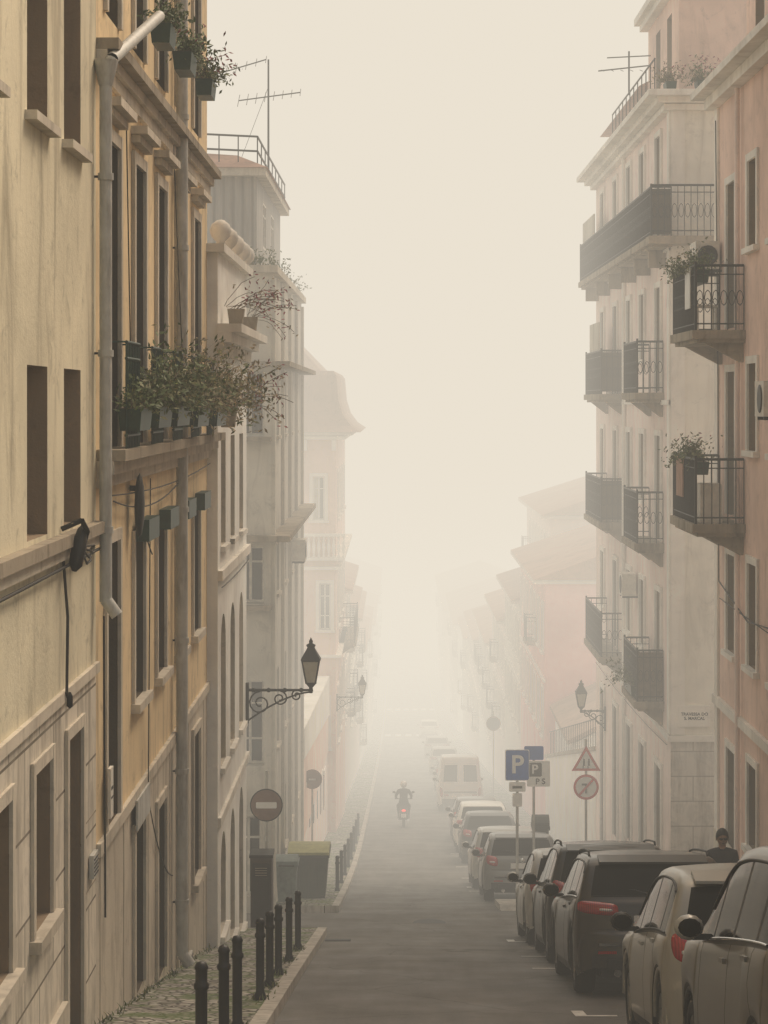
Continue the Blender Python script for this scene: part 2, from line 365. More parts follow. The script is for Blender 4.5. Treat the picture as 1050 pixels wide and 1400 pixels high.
for yc in (190,230):
    for i in range(6):
        x=-1.0+i*.9; Y=[yc+j for j in range(0,4)]
        vs=[]
        for y in Y: vs+=[(x,y,G(y)+.01),(x+.5,y,G(y)+.01)]
        o.add('stripes',M['paintw'],vs,[(2*k,2*k+1,2*k+3,2*k+2) for k in range(3)])
o.finish()
o=Obj('drain_grate'); 
for i in range(8):
    y=34.4+i*.05; o.box('bars',M['iron'],-1.12,-.72,y,y+.03,G(y)-.02,G(y)+.012)
o.finish()
o=Obj('manhole_cover'); o.cyl('lid',M['iron'],(.6,40,G(40)-.02),(.6,40,G(40)+.008),.3,.3,24); o.finish()
# ------------------------------------------------------------------ LEFT building 1 : greenish cream
o=Obj('cream_apartment_building'); f=LF(o,-2.65)
ops=[]
for yc in (5.2,6.9,8.6,10.3,12.2,14.0,16.2,17.95):
    ops.append(op(yc-.46,yc+.46,-1.0,.27,blind=R.choice([.25,.45,.9]),depth=.26,cur=.2)); ops.append(op(yc-.46,yc+.46,2.09,3.6,blind=R.choice([.3,.5,.8]),depth=.26,cur=.2))
    ops.append(op(yc-.46,yc+.46,5.2,6.6,depth=.26))
up=[q for q in ops]
lo=[op(yc-.40,yc+.40,-3.9,-2.72,depth=.25,k='win',cur=.1) for yc in (9.,10.7,12.4,14.6,16.38)]+[op(17.62,18.42,-5.35,-2.72,k='door',fm=M['greybr'],depth=.22)]
f.wall(M['creamg'],3,19.35,-2.3,8.2,up); f.wall(M['stone'],3,19.35,-9,-2.3,lo,part='stone_base')
f.box('string_course',M['ledge'],3,19.33,-1.14,-1.04,.002,.10); f.box('string_course',M['trim'],3,19.33,-1.24,-1.143,.002,.05)
f.box('string_course',M['trim'],3,19.33,-2.37,-2.28,.002,.04)
for q in ops:
    if q['c']>0: f.box('sill',M['trim'],q['a']-.1,q['b']+.1,q['c']-.07,q['c']-.002,-.02,.09)
for q in lo:
    if q.get('k')!='door': f.surround(q,M['trim'],.1,.03)
    else: f.surround(q,M['trim'],.1,.03,sill=False)
f.box('plinth',M['trim'],3,17.4,-9,-4.75,.002,.05)
for z in (-3.6,-4.2):
    f.box('joint',M['ledge'],18.6,19.33,z,z+.012,.001,.004)
FF(o,3).wall(M['creamg'],-12,-2.65,-9,8.2,[])
F(o,0,19.35,(1,0),(0,1)).wall(M['creamg'],-12,-2.651,-9,8.2,[])
o.poly('roof',M['tile'],[(-2.3,3,8.2),(-2.3,19.35,8.2),(-12,19.35,10),(-12,3,10)])
o.finish()
def pipe(x,y,z0,z1,r=.055):
    o=Obj('drainpipe'); o.cyl('pipe',M['pipe'],(x,y,z0),(x,y,z1),r,r,12)
    z=z0+.6
    while z<z1: 
        o.cyl('collar',M['pipe'],(x,y,z),(x,y,z+.06),r+.014,r+.014,12); o.box('bracket',M['iron'],x-.12,x-r*.8,y-.015,y+.015,z+.02,z+.04); z+=1.55
    o.cyl('shoe',M['pipe'],(x,y,z0+.02),(x+.1,y,z0-.12),r,r,10)
    return o
o=pipe(-2.55,19.25,-1.75,2.9); o.tube('elbow',M['pipe'],[(-2.55,19.25,2.9),(-2.5,19.3,3.02),(-2.3,21.3,3.75)],.055,10); o.cyl('hopper',M['pipe'],(-2.55,19.25,2.78),(-2.55,19.25,3.0),.06,.11,10); o.finish()
o=pipe(-2.54,26.0,G(26)+.3,6.2,.07); o.finish()
# ------------------------------------------------------------------ LEFT building 2 : ochre
o=Obj('yellow_apartment_building'); f=LF(o,-2.65)
WC=[20.4,22.5,24.6,26.75,28.9]
up=[];mid=[];lo=[]
for i,yc in enumerate(WC):
    up.append(op(yc-.45,yc+.45,-.42,2.40,fm=M['green'],depth=.24,cur=.1)); up.append(op(yc-.45,yc+.45,3.55,5.6,fm=M['frame'],depth=.2))
    if i>0: mid.append(op(yc-.44,yc+.44,-3.02,-1.4,fm=M['green'],blind=(.5,.95,.6,.3)[i-1],bm=M['blindg'],depth=.2,cur=.1))
mid.append(op(19.95,20.85,-3.9,-1.3,k='door',fm=M['greybr'],depth=.25))
gz=lambda y:G(y)+.14
lo=[op(22.1,22.95,gz(22.5),-4.35,k='door',fm=M['green']),op(24.2,25.05,gz(24.6),-4.5,k='door',fm=M['greybr']),op(26.5,27.3,gz(27),-4.6,k='door',fm=M['greybr']),op(28.5,29.4,-6.25,-4.35,blind=.4,fm=M['greybr'])]
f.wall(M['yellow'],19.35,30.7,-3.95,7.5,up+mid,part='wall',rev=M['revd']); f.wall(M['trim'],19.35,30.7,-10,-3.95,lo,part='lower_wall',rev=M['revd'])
for q in up: f.surround(q,M['trim'],.12,.04,hood=q['c']<0,sill=False)
for q in mid+lo: f.surround(q,M['trim'],.11,.035,sill=q.get('k')!='door')
f.box('cornice',M['trim'],19.36,30.72,3.02,3.12,.002,.10); f.box('cornice',M['ledge'],19.36,30.72,3.122,3.22,.002,.2); f.box('cornice',M['trim'],19.36,30.72,2.9,3.018,.002,.05)
f.box('balcony_ledge',M['ledge'],19.36,30.72,-.52,-.42,.002,.26); f.box('balcony_ledge',M['trim'],19.36,30.72,-.64,-.522,.002,.16); f.box('balcony_ledge',M['trim'],19.36,30.72,-.76,-.642,.002,.07)
f.box('band',M['trim'],19.36,30.72,-4.02,-3.9,.002,.045)
for yc in WC:
    for z in (.55,.4,-.3): o.cyl('guard_rail',M['green'],f.pt(yc-.5,z,.2),f.pt(yc+.5,z,.2),.016,.016,6)
    for k in range(9): o.cyl('guard_rail',M['green'],f.pt(yc-.5+k*.125,-.42,.2),f.pt(yc-.5+k*.125,.55,.2),.01,.01,4)
    for u in (yc-.5,yc+.5): o.cyl('guard_rail',M['green'],f.pt(u,.55,.2),f.pt(u,.55,.0),.012,.012,4)
for i,yc in enumerate(WC[1:]): f.box('shutter_box',M['green'],yc-.47,yc+.47,-1.4,-1.18,.04,.17)
f.box('vent_panel',M['pipe'],21.9,23.0,-4.28,-3.98,.05,.07)
for u in (19.6,21.3,23.4,25.6,27.9,30.1): f.box('pilaster_joint',M['ledge'],u,u+.02,-7.5,-4.03,.001,.004)
F(o,0,30.7,(1,0),(0,1)).wall(M['yellow'],-12,-2.651,-10,7.5,[])
FF(o,19.36).wall(M['yellow'],-12,-2.66,7.0,7.5,[])
o.poly('roof',M['tile'],[(-2.3,19.35,7.5),(-2.3,30.7,7.5),(-12,30.7,9.5),(-12,19.35,9.5)])
o.finish()
o=Obj('wall_plaque'); o.box('stone',M['trimw'],-2.6,-2.57,19.75,19.93,-3.75,-3.3); o.box('lettering',M['cable'],-2.57,-2.568,19.78,19.9,-3.5,-3.47); o.box('lettering',M['cable'],-2.57,-2.568,19.78,19.9,-3.58,-3.56); o.finish()
# ------------------------------------------------------------------ LEFT building 3 : white with arches
o=Obj('white_apartment_building'); f=LF(o,-2.5)
ops=[]
for yc in (31.7,33.5,35.35):
    ops.append(op(yc-.42,yc+.42,-2.05,-.5,depth=.18,cur=.8)); ops.append(op(yc-.45,yc+.45,-5.2,-3.05,arch=.45,depth=.18,cur=.6))
    ops.append(op(yc-.45,yc+.45,gz(yc) if yc>33 else -7.6,-6.2,arch=.45,depth=.18,k='door' if yc>33 else 'win',fm=M['greybr']))
f.wall(M['white'],30.7,36.6,-11,2.1,ops,rev=M['trim'])
for q in ops: f.box('sill',M['trimw'],q['a']-.08,q['b']+.08,q['c']-.08,q['c']-.002,-.01,.07)
f.box('cornice',M['trimw'],30.6,36.75,.98,1.1,.002,.34); f.box('cornice',M['trimw'],30.6,36.68,.84,.978,.002,.2); f.box('cornice',M['trim'],30.6,36.65,.66,.838,.002,.08)
f.box('parapet_cap',M['trimw'],30.6,36.65,2.1,2.22,-.25,.1)
f.box('band',M['trimw'],30.7,36.62,-2.5,-2.36,.002,.07); f.box('band',M['trimw'],30.7,36.62,-5.95,-5.82,.002,.05)
for yc in (31.2,32.6,34.0,35.4,36.4):
    o.lathe('finial',M['trimw'],(-2.5,yc,2.22),(0,0,1),[(.02,0),(.09,.0),(.06,.06),(.13,.13),(.16,.22),(.13,.31),(.05,.37),(0,.38)],12)
g=FF(o,30.7); g.wall(M['white'],-2.65,-2.5,-11,2.1,[])
F(o,0,36.6,(1,0),(0,1)).wall(M['white'],-12,-2.5,-11,2.1,[op(-5,-4,-5,-3.2)])
o.poly('roof',M['tile'],[(-2.6,30.7,2.0),(-2.6,36.6,2.0),(-12,36.6,2.4),(-12,30.7,2.4)])
o.finish()
# ------------------------------------------------------------------ LEFT building 4 : grey with roof pavilion
o=Obj('grey_apartment_building'); f=LF(o,-2.5); g=FF(o,44.0)
gops=[op(-3.25,-2.66,-.68,.62,k='win',depth=.5,cur=.2),op(-3.25,-2.66,-4.05,-2.9,k='win',depth=.5,cur=.2),op(-3.25,-2.66,-7.3,-5.6,k='win',depth=.4),op(-3.25,-2.7,-9.9,-8.3,k='win',depth=.2),
      op(-5.3,-4.3,-.68,.62,depth=.3),op(-5.3,-4.3,-4.05,-2.9,depth=.3)]
g.wall(M['greyp'],-12,-2.5,-14,2.6,gops,rev=M['greyp'])
fo=[]
for yc in (46.3,49.3,52.3,55.4):
    for z0,z1 in ((-.7,.5),(-4.0,-2.9),(-7.2,-5.6)): fo.append(op(yc-.45,yc+.45,z0,z1,depth=.2,cur=.6))
    fo.append(op(yc-.45,yc+.45,-9.9,-8.6,k='void'))
f.wall(M['greyp'],44,57.7,-15,2.6,fo,rev=M['greyp'])
for q in fo: f.box('sill',M['trim'],q['a']-.06,q['b']+.06,q['c']-.07,q['c']-.002,-.01,.06)
for u in (44.02,47.6,50.8,54.,57.4): f.box('pilaster',M['greyp'],u,u+.3,-12,2.5,.002,.07)
for z,t in ((.72,.1),(-2.78,.12)):
    o.box('slab',M['ledge'],-12,-2.12,43.62,57.8,z,z+t)
for z in (-.78,-4.15): g.box('slab',M['ledge'],-3.4,-2.5,z,z+.09,.002,.3)
o.box('cornice',M['trim'],-12,-2.38,43.9,57.8,2.6,2.75)
F(o,0,57.7,(1,0),(0,1)).wall(M['greyp'],-12,-2.5,-16,2.6,[])
FF(o,44.9).wall(M['corr'],-9,-2.86,2.75,4.62,[op(-4.6,-3.9,3.2,4.3,depth=.06)],part='pavilion'); LF(o,-2.86).wall(M['corr'],44.9,54,2.75,4.62,[op(47,48.2,3.3,4.3,depth=.06),op(50,51.2,3.3,4.3,depth=.06)],part='pavilion')
F(o,0,54,(1,0),(0,1)).wall(M['corr'],-9,-2.86,2.75,4.62,[],part='pavilion')
o.box('roof_slab',M['trim'],-9,-2.66,44.65,54.4,4.62,4.78)
o.hexa('roof',M['tile'],[(-9,44.6,4.782),(-2.62,44.6,4.782),(-2.62,54.5,4.782),(-9,54.5,4.782),(-9,45.5,5.5),(-3.3,45.5,5.12),(-3.3,53.6,5.12),(-9,53.6,5.5)])
for (a,b) in (((-6,45,5.6),(-2.85,45,5.45)),((-2.85,45,5.45),(-2.75,54,5.35))):
    for dz in (0,-.3): o.cyl('roof_railing',M['iron'],(a[0],a[1],a[2]+dz),(b[0],b[1],b[2]+dz),.022,.022,5)
    for k in range(9):
        t=k/8; p=[a[i]+(b[i]-a[i])*t for i in range(3)]; o.cyl('roof_railing',M['iron'],p,(p[0],p[1],4.8),.016,.016,4)
o.finish()
o=Obj('tv_antenna'); x,y=-2.8,48
o.cyl('mast',M['iron'],(x,y,4.8),(x,y,7.5),.025,.02,6)
def yagi(p,q,n,ln):
    o.cyl('boom',M['iron'],p,q,.014,.014,5)
    for k in range(n):
        t=k/(n-1); c=[p[i]+(q[i]-p[i])*t for i in range(3)]; l=ln*(1-.4*t); o.cyl('element',M['iron'],(c[0],c[1]-l*.5,c[2]-l*.25),(c[0],c[1]+l*.5,c[2]+l*.25),.008,.008,4)
yagi((-3.45,48,6.6),(-2.1,48,6.78),8,.7); yagi((-3.9,47.5,7.1),(-2.85,48,7.5),6,.7)
o.cyl('stay',M['iron'],(x,y,6.9),(-3.4,47.6,5.2),.006,.006,4); o.finish()
# ------------------------------------------------------------------ LEFT low house between, with sloping parapet
o=Obj('low_white_house'); 
o.box('wall',M['pinkpale'],-6,-2.5,57.75,79.5,-20,-10.4)
for y in (60,63,66,69,72,75): LF(o,-2.5).box('window',M['glass'],y,y+.8,G(y)+1.2,G(y)+2.4,.003,.02); LF(o,-2.5).box('window_trim',M['trimw'],y-.12,y+.92,G(y)+2.42,G(y)+2.55,.003,.06); 
o.hexa('parapet',M['trimw'],[(-2.9,57.8,-9.4),(-2.42,57.8,-9.4),(-2.42,79.4,-11.3),(-2.9,79.4,-11.3),(-2.9,57.8,-8.6),(-2.42,57.8,-8.6),(-2.42,79.4,-9.9),(-2.9,79.4,-9.9)])
o.hexa('pink_wall',M['pink'],[(-2.52,57.8,-11.6),(-2.46,57.8,-11.6),(-2.46,79.4,-12.6),(-2.52,79.4,-12.6),(-2.52,57.8,-9.4),(-2.46,57.8,-9.4),(-2.46,79.4,-11.3),(-2.52,79.4,-11.3)])
o.finish()
# ------------------------------------------------------------------ LEFT building 5 : mansard pink
o=Obj('mansard_roof_house'); g=FF(o,80.0); f=LF(o,-2.2)
go=[op(-3.05,-2.62,-4.3,-2.7,cur=.3,arch=.2),op(-2.82,-2.4,-8.3,-6.6,cur=.3),op(-4.4,-3.8,-4.3,-2.7),op(-4.4,-3.8,-8.3,-6.6),op(-3.,-2.5,-12.6,-10.8)]
g.wall(M['pink'],-12,-2.2,-20,-1.2,go,rev=M['trimw'])
for q in go: g.surround(q,M['trimw'],.12,.05)
fo=[]
for yc in (82,85,88,91):
    for z0,z1 in ((-4.3,-2.6),(-8.3,-6.4),(-12.6,-10.6)): fo.append(op(yc-.5,yc+.5,z0,z1))
f.wall(M['pink'],80,94,-22,-1.2,fo,rev=M['trimw'])
for q in fo: f.surround(q,M['trimw'],.12,.05)
for z,p,t in ((-1.35,.35,.12),(-1.2,.6,.12),(-5.75,.3,.12),(-6.1,.2,.12),(-9.3,.2,.1)):
    o.box('cornice',M['trimw'],-12,-2.2+p,80-p,94,z,z+t)
for k in range(12):
    x=-3.9+k*.18; o.lathe('baluster',M['trimw'],(x,79.72,-5.62),(0,0,1),[(.05,0),(.03,.1),(.07,.35),(.03,.6),(.05,.75)],8)
o.box('balustrade_cap',M['trimw'],-4.1,-1.85,79.6,79.84,-4.87,-4.77)
prof=[(-1.3,-1.08),(-1.65,-.85),(-1.95,-.45),(-2.12,.1),(-2.2,1.0),(-2.3,1.15)]
for (xa,za),(xb,zb) in zip(prof[:-1],prof[1:]):
    ya=80-(xa+2.2); yb=80-(xb+2.2)
    o.poly('roof',M['slate'],[(xa,ya,za),(xa,94,za),(xb,94,zb),(xb,yb,zb)]); o.poly('roof',M['slate'],[(-12,ya,za),(xa,ya,za),(xb,yb,zb),(-12,yb,zb)])
o.poly('roof',M['slate'],[(-12,79.0,-1.078),(-1.3,79.1,-1.078),(-1.3,94,-1.078),(-12,94,-1.078)])
o.poly('roof',M['slate'],[(-12,80.1,1.15),(-2.3,80.1,1.15),(-2.3,94,1.15),(-12,94,1.15)])
o.hexa('upper_roof',M['slate'],[(-12,80.4,1.153),(-2.75,80.4,1.153),(-2.75,93,1.153),(-12,93,1.153),(-10,83,3.2),(-4.4,83,2.9),(-4.4,90,2.9),(-10,90,3.2)])
for x in (-2.35,-3.4,-4.5): g.box('bracket',M['trimw'],x,x+.15,-1.75,-1.36,.002,.4)
f.balcony(84,90,-9.2,.6,.95); o.finish()
# ------------------------------------------------------------------ generic houses further away
def house(name,side,x,y0,y1,ztop,wm,roof='tile',n=3,sth=3.15,pitch=2.3,depth=11,bal=.15,rm=None,roofh=2.2):
    o=Obj(name); f=LF(o,x) if side<0 else RF(o,x); g=FF(o,y0); xo=x+depth*side
    zb=G(y1)-2; ops=[]; z=ztop-2.6
    while z>G(y0)+.5:
        y=y0+1.2
        while y<y1-.9:
            ops.append(op(y-.45,y+.45,z,z+1.75,cur=.6,depth=.14)); y+=pitch
        z-=sth
    f.wall(wm,y0,y1,zb,ztop,ops,rev=M['trimw'])
    for q in ops:
        f.surround(q,M['trimw'],.12,.05)
        if R.random()<bal: f.balcony(q['a']-.25,q['b']+.25,q['c']-.05,.4,.9,st=.2,scroll=False,brackets=False)
    a,b=(xo,x) if side<0 else (x,xo)
    g.wall(wm,a,b,zb,ztop,[])
    F(o,0,y1,(1,0),(0,1)).wall(wm,a,b,zb,ztop,[])
    e=.45*(-side)
    o.box('eave',M['trimw'],min(x+e,xo),max(x+e,xo),y0-.1,y1+.1,ztop,ztop+.16)
    f.box('band',M['trimw'],y0,y1,ztop-2.6-sth+2.1,ztop-2.6-sth+2.22,.002,.08)
    xm=(x+xo)/2
    o.poly('roof',M[roof],[(x+e,y0-.2,ztop+.165),(x+e,y1+.2,ztop+.165),(xm,y1-1,ztop+roofh),(xm,y0+1,ztop+roofh)])
    o.poly('roof',M[roof],[(xo,y0-.2,ztop+.165),(xo,y1+.2,ztop+.165),(xm,y1-1,ztop+roofh),(xm,y0+1,ztop+roofh)])
    o.poly('roof',M[roof],[(x+e,y0-.2,ztop+.165),(xo,y0-.2,ztop+.165),(xm,y0+1,ztop+roofh)])
    o.poly('roof',M[roof],[(x+e,y1+.2,ztop+.165),(xo,y1+.2,ztop+.165),(xm,y1-1,ztop+roofh)])
    if R.random()<.7:
        o.box('chimney',wm,xm-side*1.5-.3,xm-side*1.5+.3,y0+2,y0+2.9,ztop+.5,ztop+roofh+.7)
    o.finish()
L=[('pale_pink_house',94,108,-8.2,'pinkpale'),('cream_house',108,120,-10.3,'cream'),('pink_house',120,137,-12,'pinkpale'),('white_house',137,156,-15.5,'white'),('cream_house',156,180,-17,'cream'),('pale_pink_house',196,226,-20,'pinkpale'),('white_house',240,290,-22,'white')]
for n_,a,b,zt,m_ in L: house(n_,-1,-2.3,a,b,zt,M[m_])
Rr=[('pink_gable_house',81,97,-6.7,'pink2'),('cream_house',97,111,-8.9,'cream'),('pale_pink_house',111,126,-11.2,'pinkpale'),('white_house',126,146,-14,'white'),('pink_house',146,166,-16,'pinkpale'),('cream_house',166,182,-18,'cream'),('white_house',196,228,-20,'white'),('pale_pink_house',240,290,-23,'pinkpale')]
for n_,a,b,zt,m_ in Rr: house(n_,1,5.5,a,b,zt,M[m_])
house('tall_tiled_house',1,6.9,98,116,-5.2,M['pinkpale'],roofh=2.6,depth=14)
o=Obj('garden_wall')
o.hexa('wall',M['trimw'],[(5.5,60.5,-16),(5.75,60.5,-16),(5.75,81,-20),(5.5,81,-20),(5.5,60.5,-9.6),(5.75,60.5,-9.6),(5.75,80.9,-13.1),(5.5,80.9,-13.1)])
o.hexa('coping',M['ledge'],[(5.44,60.5,-9.598),(5.81,60.5,-9.598),(5.81,80.9,-13.098),(5.44,80.9,-13.098),(5.44,60.5,-9.48),(5.81,60.5,-9.48),(5.81,80.9,-12.98),(5.44,80.9,-12.98)])
for k in range(26):
    y=61+k*.75; z=-9.5-(y-60.5)*3.5/20.4; o.cyl('railing',M['iron'],(5.6,y,z),(5.6,y,z+.8),.015,.015,4)
o.cyl('railing',M['iron'],(5.6,60.8,-8.75),(5.6,80.5,-12.1),.02,.02,5); o.finish()
o=Obj('lean_to_shed')
o.hexa('wall',M['white'],[(5.8,72,-16),(9,72,-16),(9,80,-18),(5.8,80,-18),(5.8,72,-11.2),(9,72,-9.6),(9,80,-9.6),(5.8,80,-11.2)])
o.hexa('roof',M['slate'],[(5.6,71.7,-11.2),(9,71.7,-9.5),(9,80.2,-9.5),(5.6,80.2,-11.2),(5.6,71.7,-11.05),(9,71.7,-9.35),(9,80.2,-9.35),(5.6,80.2,-11.05)])
o.finish()
# ------------------------------------------------------------------ RIGHT near salmon building
o=Obj('salmon_apartment_building'); f=RF(o,5.5); ops=[]; doors=[]
for z0,z1 in ((-1.85,.5),(1.22,3.6)): doors.append(op(35.5,36.4,z0,z1,fm=M['frame'],cur=.6))
for yc in (17.3,20.2,23.1,26,28.9,31.6,33.8):
    for z0,z1 in ((-4.1,-2.5),(-.75,.6),(2.4,3.75)): ops.append(op(yc-.42,yc+.42,z0,z1,cur=.7,blind=R.choice([0,0,.4,.8])))
    ops.append(op(yc-.42,yc+.42,-6.9,-5.6,fm=M['greybr']))
ops.append(op(35.5,36.4,-4.1,-2.5)); ops.append(op(35.5,36.4,G(36)+.2,-5.7,k='door',fm=M['greybr']))
f.wall(M['pink'],14,37.7,-11,5.2,ops+doors,rev=M['reveal'])
for q in ops+doors: f.surround(q,M['trimw'],.12,.04,sill=q not in doors)
f.box('corner_strip',M['trimw'],37.35,37.7,-11,5.15,.002,.04); f.box('plinth',M['trim'],14,37.7,-11,-7.3,.002,.05)
f.box('band',M['trimw'],14,37.72,-5.15,-5.0,.002,.08)
f.box('cornice',M['trimw'],14,37.9,5.2,5.32,-.1,.42); f.box('cornice',M['trimw'],14,37.8,5.02,5.198,.002,.2)
f.balcony(34.6,37.3,-1.92,.78,1.02,st=.11,scroll=False); f.balcony(34.6,37.3,1.14,.78,1.02,st=.11)
F(o,0,37.7,(1,0),(0,1)).wall(M['pink'],5.5,16,-12,5.2,[op(7,8,-4,-2.4),op(7,8,-.8,.8)])
RF(o,5.95).wall(M['pink'],14,37.3,5.32,8.2,[op(yc-.45,yc+.45,5.6,7.4) for yc in (17,20,23,26,29,31.6,33.8,35.9)],part='attic')
F(o,0,37.3,(1,0),(0,1)).wall(M['pink'],5.95,16,5.32,8.2,[])
o.box('roof',M['tile'],5.7,16,14,37.5,8.2,8.4)
o.tube('cable',M['cable'],[(5.44,37.4,4.8),(5.42,37.0,1),(5.42,36.9,-3),(5.44,34,-3.4),(5.44,30,-3.2)],.012,4)
o.cyl('pipe',M['pinkpale'],(5.42,34.9,-9),(5.42,34.9,5),.04,.04,8)
o.finish()
o=Obj('balcony_clutter')
o.box('storage_box',M['frame'],4.85,5.2,35.0,35.5,-1.92,-1.3); o.box('drying_towel',M['tile'],4.68,4.70,35.9,36.7,-1.55,-.9); o.box('drying_cloth',M['curtain'],4.68,4.70,35.0,35.6,1.5,2.15)
o.cyl('gas_bottle',M['tile'],(5.15,36.8,-1.92),(5.15,36.8,-1.4),.14,.14,12); o.box('chair_seat',M['frame'],4.9,5.25,35.8,36.15,1.55,1.59)
for dx,dy in ((4.92,35.83),(5.22,35.83),(4.92,36.12),(5.22,36.12)): o.box('chair_leg',M['frame'],dx-.015,dx+.015,dy-.015,dy+.015,1.14,1.55)
o.finish()
o=Obj('air_conditioner'); o.box('case',M['frame'],5.05,5.45,37.0,37.75,2.25,2.72); o.lathe('fan_grille',M['iron'],(5.25,36.99,2.48),(0,-1,0),[(.17,0),(.17,.01),(.12,.012),(.12,.0),(.06,.01),(0,.012)],16); o.box('bracket',M['iron'],5.1,5.5,37.1,37.15,2.2,2.247); o.box('bracket',M['iron'],5.1,5.5,37.6,37.65,2.2,2.247); o.finish()
# ------------------------------------------------------------------ RIGHT cream corner building
o=Obj('corner_apartment_building'); f=RF(o,5.5); g=FF(o,44.0); ops=[]
cols=[45.9,48.9,51.7,54.9,58.3]
for i,yc in enumerate(cols):
    for z0 in (3.35,.2,-2.9,-6.15):
        full=i in (0,3) or z0==3.35
        ops.append(op(yc-.45,yc+.45,z0+(.03 if full else .75),z0+2.2,cur=.4,depth=.18,blind=R.choice([0,0,.5])))
    ops.append(op(yc-.5,yc+.5,G(yc)+.2 if i in(1,4) else G(yc)+1.2,-7.6,k='door' if i in (1,4) else 'win',fm=M['greybr']))
f.wall(M['pinkpale'],44,60.4,-16,6.1,ops,rev=M['reveal'])
for q in ops: f.surround(q,M['trimw'],.12,.05,sill=(q['d']-q['c'])<1.6)
g.wall(M['cream'],5.5,18,-6.75,6.1,[op(9.5,10.5,-3,-1.2),op(9.5,10.5,.2,2)]); g.wall(M['stonew'],5.5,18,-16,-6.75,[],part='stone_base')
g.box('band',M['trimw'],5.46,18,-6.8,-6.68,.002,.06); f.box('band',M['trimw'],43.95,60.4,-6.8,-6.68,.002,.06)
g.box('quoin',M['trimw'],5.5,5.78,-6.66,6.0,.002,.03); f.box('quoin',M['trimw'],44.0,44.35,-6.66,6.0,.002,.035)
for z in (3.05,-.05): f.box('band',M['trimw'],44,60.4,z,z+.1,.002,.06)
for z,p,t in ((5.85,.15,.12),(5.98,.3,.12),(6.1,.5,.12)):
    o.box('cornice',M['trimw'],5.5-p,18,44-p,60.4+p,z,z+t)
f.balcony(43.75,60.5,3.3,.42,1.0,st=.13,brackets=False,panel=M['revd'])
for y in (44.8,47.5,50.3,53.2,56.5,59.6): f.box('bracket',M['ledge'],y,y+.14,2.75,3.09,.002,.35)
g.box('balcony_slab',M['ledge'],5.0,12,3.14,3.298,.002,.62)
for zz,r in ((4.3,.022),(3.4,.012),(4.16,.01)): o.cyl('railing',M['iron'],(5.05,43.42,zz),(12,43.42,zz),r,r,6)
for k in range(54):
    x=5.05+k*.13; o.cyl('railing',M['iron'],(x,43.42,3.3),(x,43.42,4.3),.010,.010,4,cap=False)
    pts=[(x+.065+math.cos(q*math.pi/4)*.05,43.42,3.8+math.sin(q*math.pi/4)*.14) for q in range(9)]; o.tube('railing',M['iron'],pts,.007,4)
for z0 in (.2,-2.9,-6.15):
    f.balcony(45.1,47.6,z0,.55,1.05,st=.11,panel=M['greybr'] if z0<-5 else None); f.balcony(53.0,57.2,z0,.55,1.05,st=.11,panel=M['revd'] if z0>-5 else None)
f.box('balcony_screen',M['greyp'],57.0,60.4,3.3,4.9,.34,.37); f.box('balcony_screen',M['greyp'],54.6,57.1,.22,2.0,.44,.47)
RF(o,5.8).wall(M['pink'],45,50.5,6.22,8.7,[op(46.2,47,6.9,8.2),op(48.2,49,6.9,8.2)],part='attic'); FF(o,45).wall(M['pink'],5.8,7.4,6.22,8.7,[],part='attic'); F(o,0,50.5,(1,0),(0,1)).wall(M['pink'],5.8,7.4,6.22,8.7,[],part='attic')
o.box('attic_cornice',M['trimw'],5.5,7.6,44.7,50.8,8.7,8.85); o.box('attic_cornice',M['trimw'],5.62,7.5,44.82,50.7,8.55,8.698)
FF(o,45.2).wall(M['cream'],7.4,16,6.22,9.4,[op(8,8.9,6.6,8.2)],part='attic')
RF(o,6.0).wall(M['pinkpale'],50.5,60,6.22,7.3,[op(52,53,6.4,7.1),op(56,57,6.4,7.1)],part='attic'); F(o,0,60,(1,0),(0,1)).wall(M['pinkpale'],6.0,16,6.22,7.3,[],part='attic')
o.hexa('roof',M['tile'],[(5.6,50.6,7.3),(16,50.6,7.3),(16,60.4,7.3),(5.6,60.4,7.3),(7,50.6,8.0),(16,50.6,8.0),(16,58,8.0),(7,58,8.0)])
for k in range(12): o.cyl('roof_railing',M['iron'],(5.3,45+k*.8,6.22),(5.3,45+k*.8,7.05),.015,.015,4)
o.cyl('roof_railing',M['iron'],(5.3,45,7.05),(5.3,53.8,7.05),.02,.02,5)
F(o,0,60.4,(1,0),(0,1)).wall(M['pinkpale'],5.5,18,-17,6.1,[])
o.box('plaque',M['trimw'],5.66,6.28,43.95,43.998,-6.5,-6.08); 
o.text('TRAVESSA DO\nS. MARCAL',.085,(5.97,43.945,-6.29),(math.pi/2,0,0),M['cable'],'plaque_lettering')
o.cyl('pipe',M['trimw'],(5.44,52.5,-12),(5.44,52.5,6),.05,.05,8)
o.finish()
o=Obj('tv_antenna'); o.cyl('mast',M['iron'],(5.3,50,7.0),(5.3,50,8.0),.02,.02,6); o.cyl('boom',M['iron'],(4.6,50,7.55),(6.0,50,7.7),.016,.016,5); o.cyl('boom',M['iron'],(4.8,50,7.85),(5.8,50,7.9),.014,.014,5)
for k in range(6): o.cyl('element',M['iron'],(4.7+k*.22,49.7,7.5),(4.7+k*.22,50.3,7.62),.008,.008,4)
o.finish()
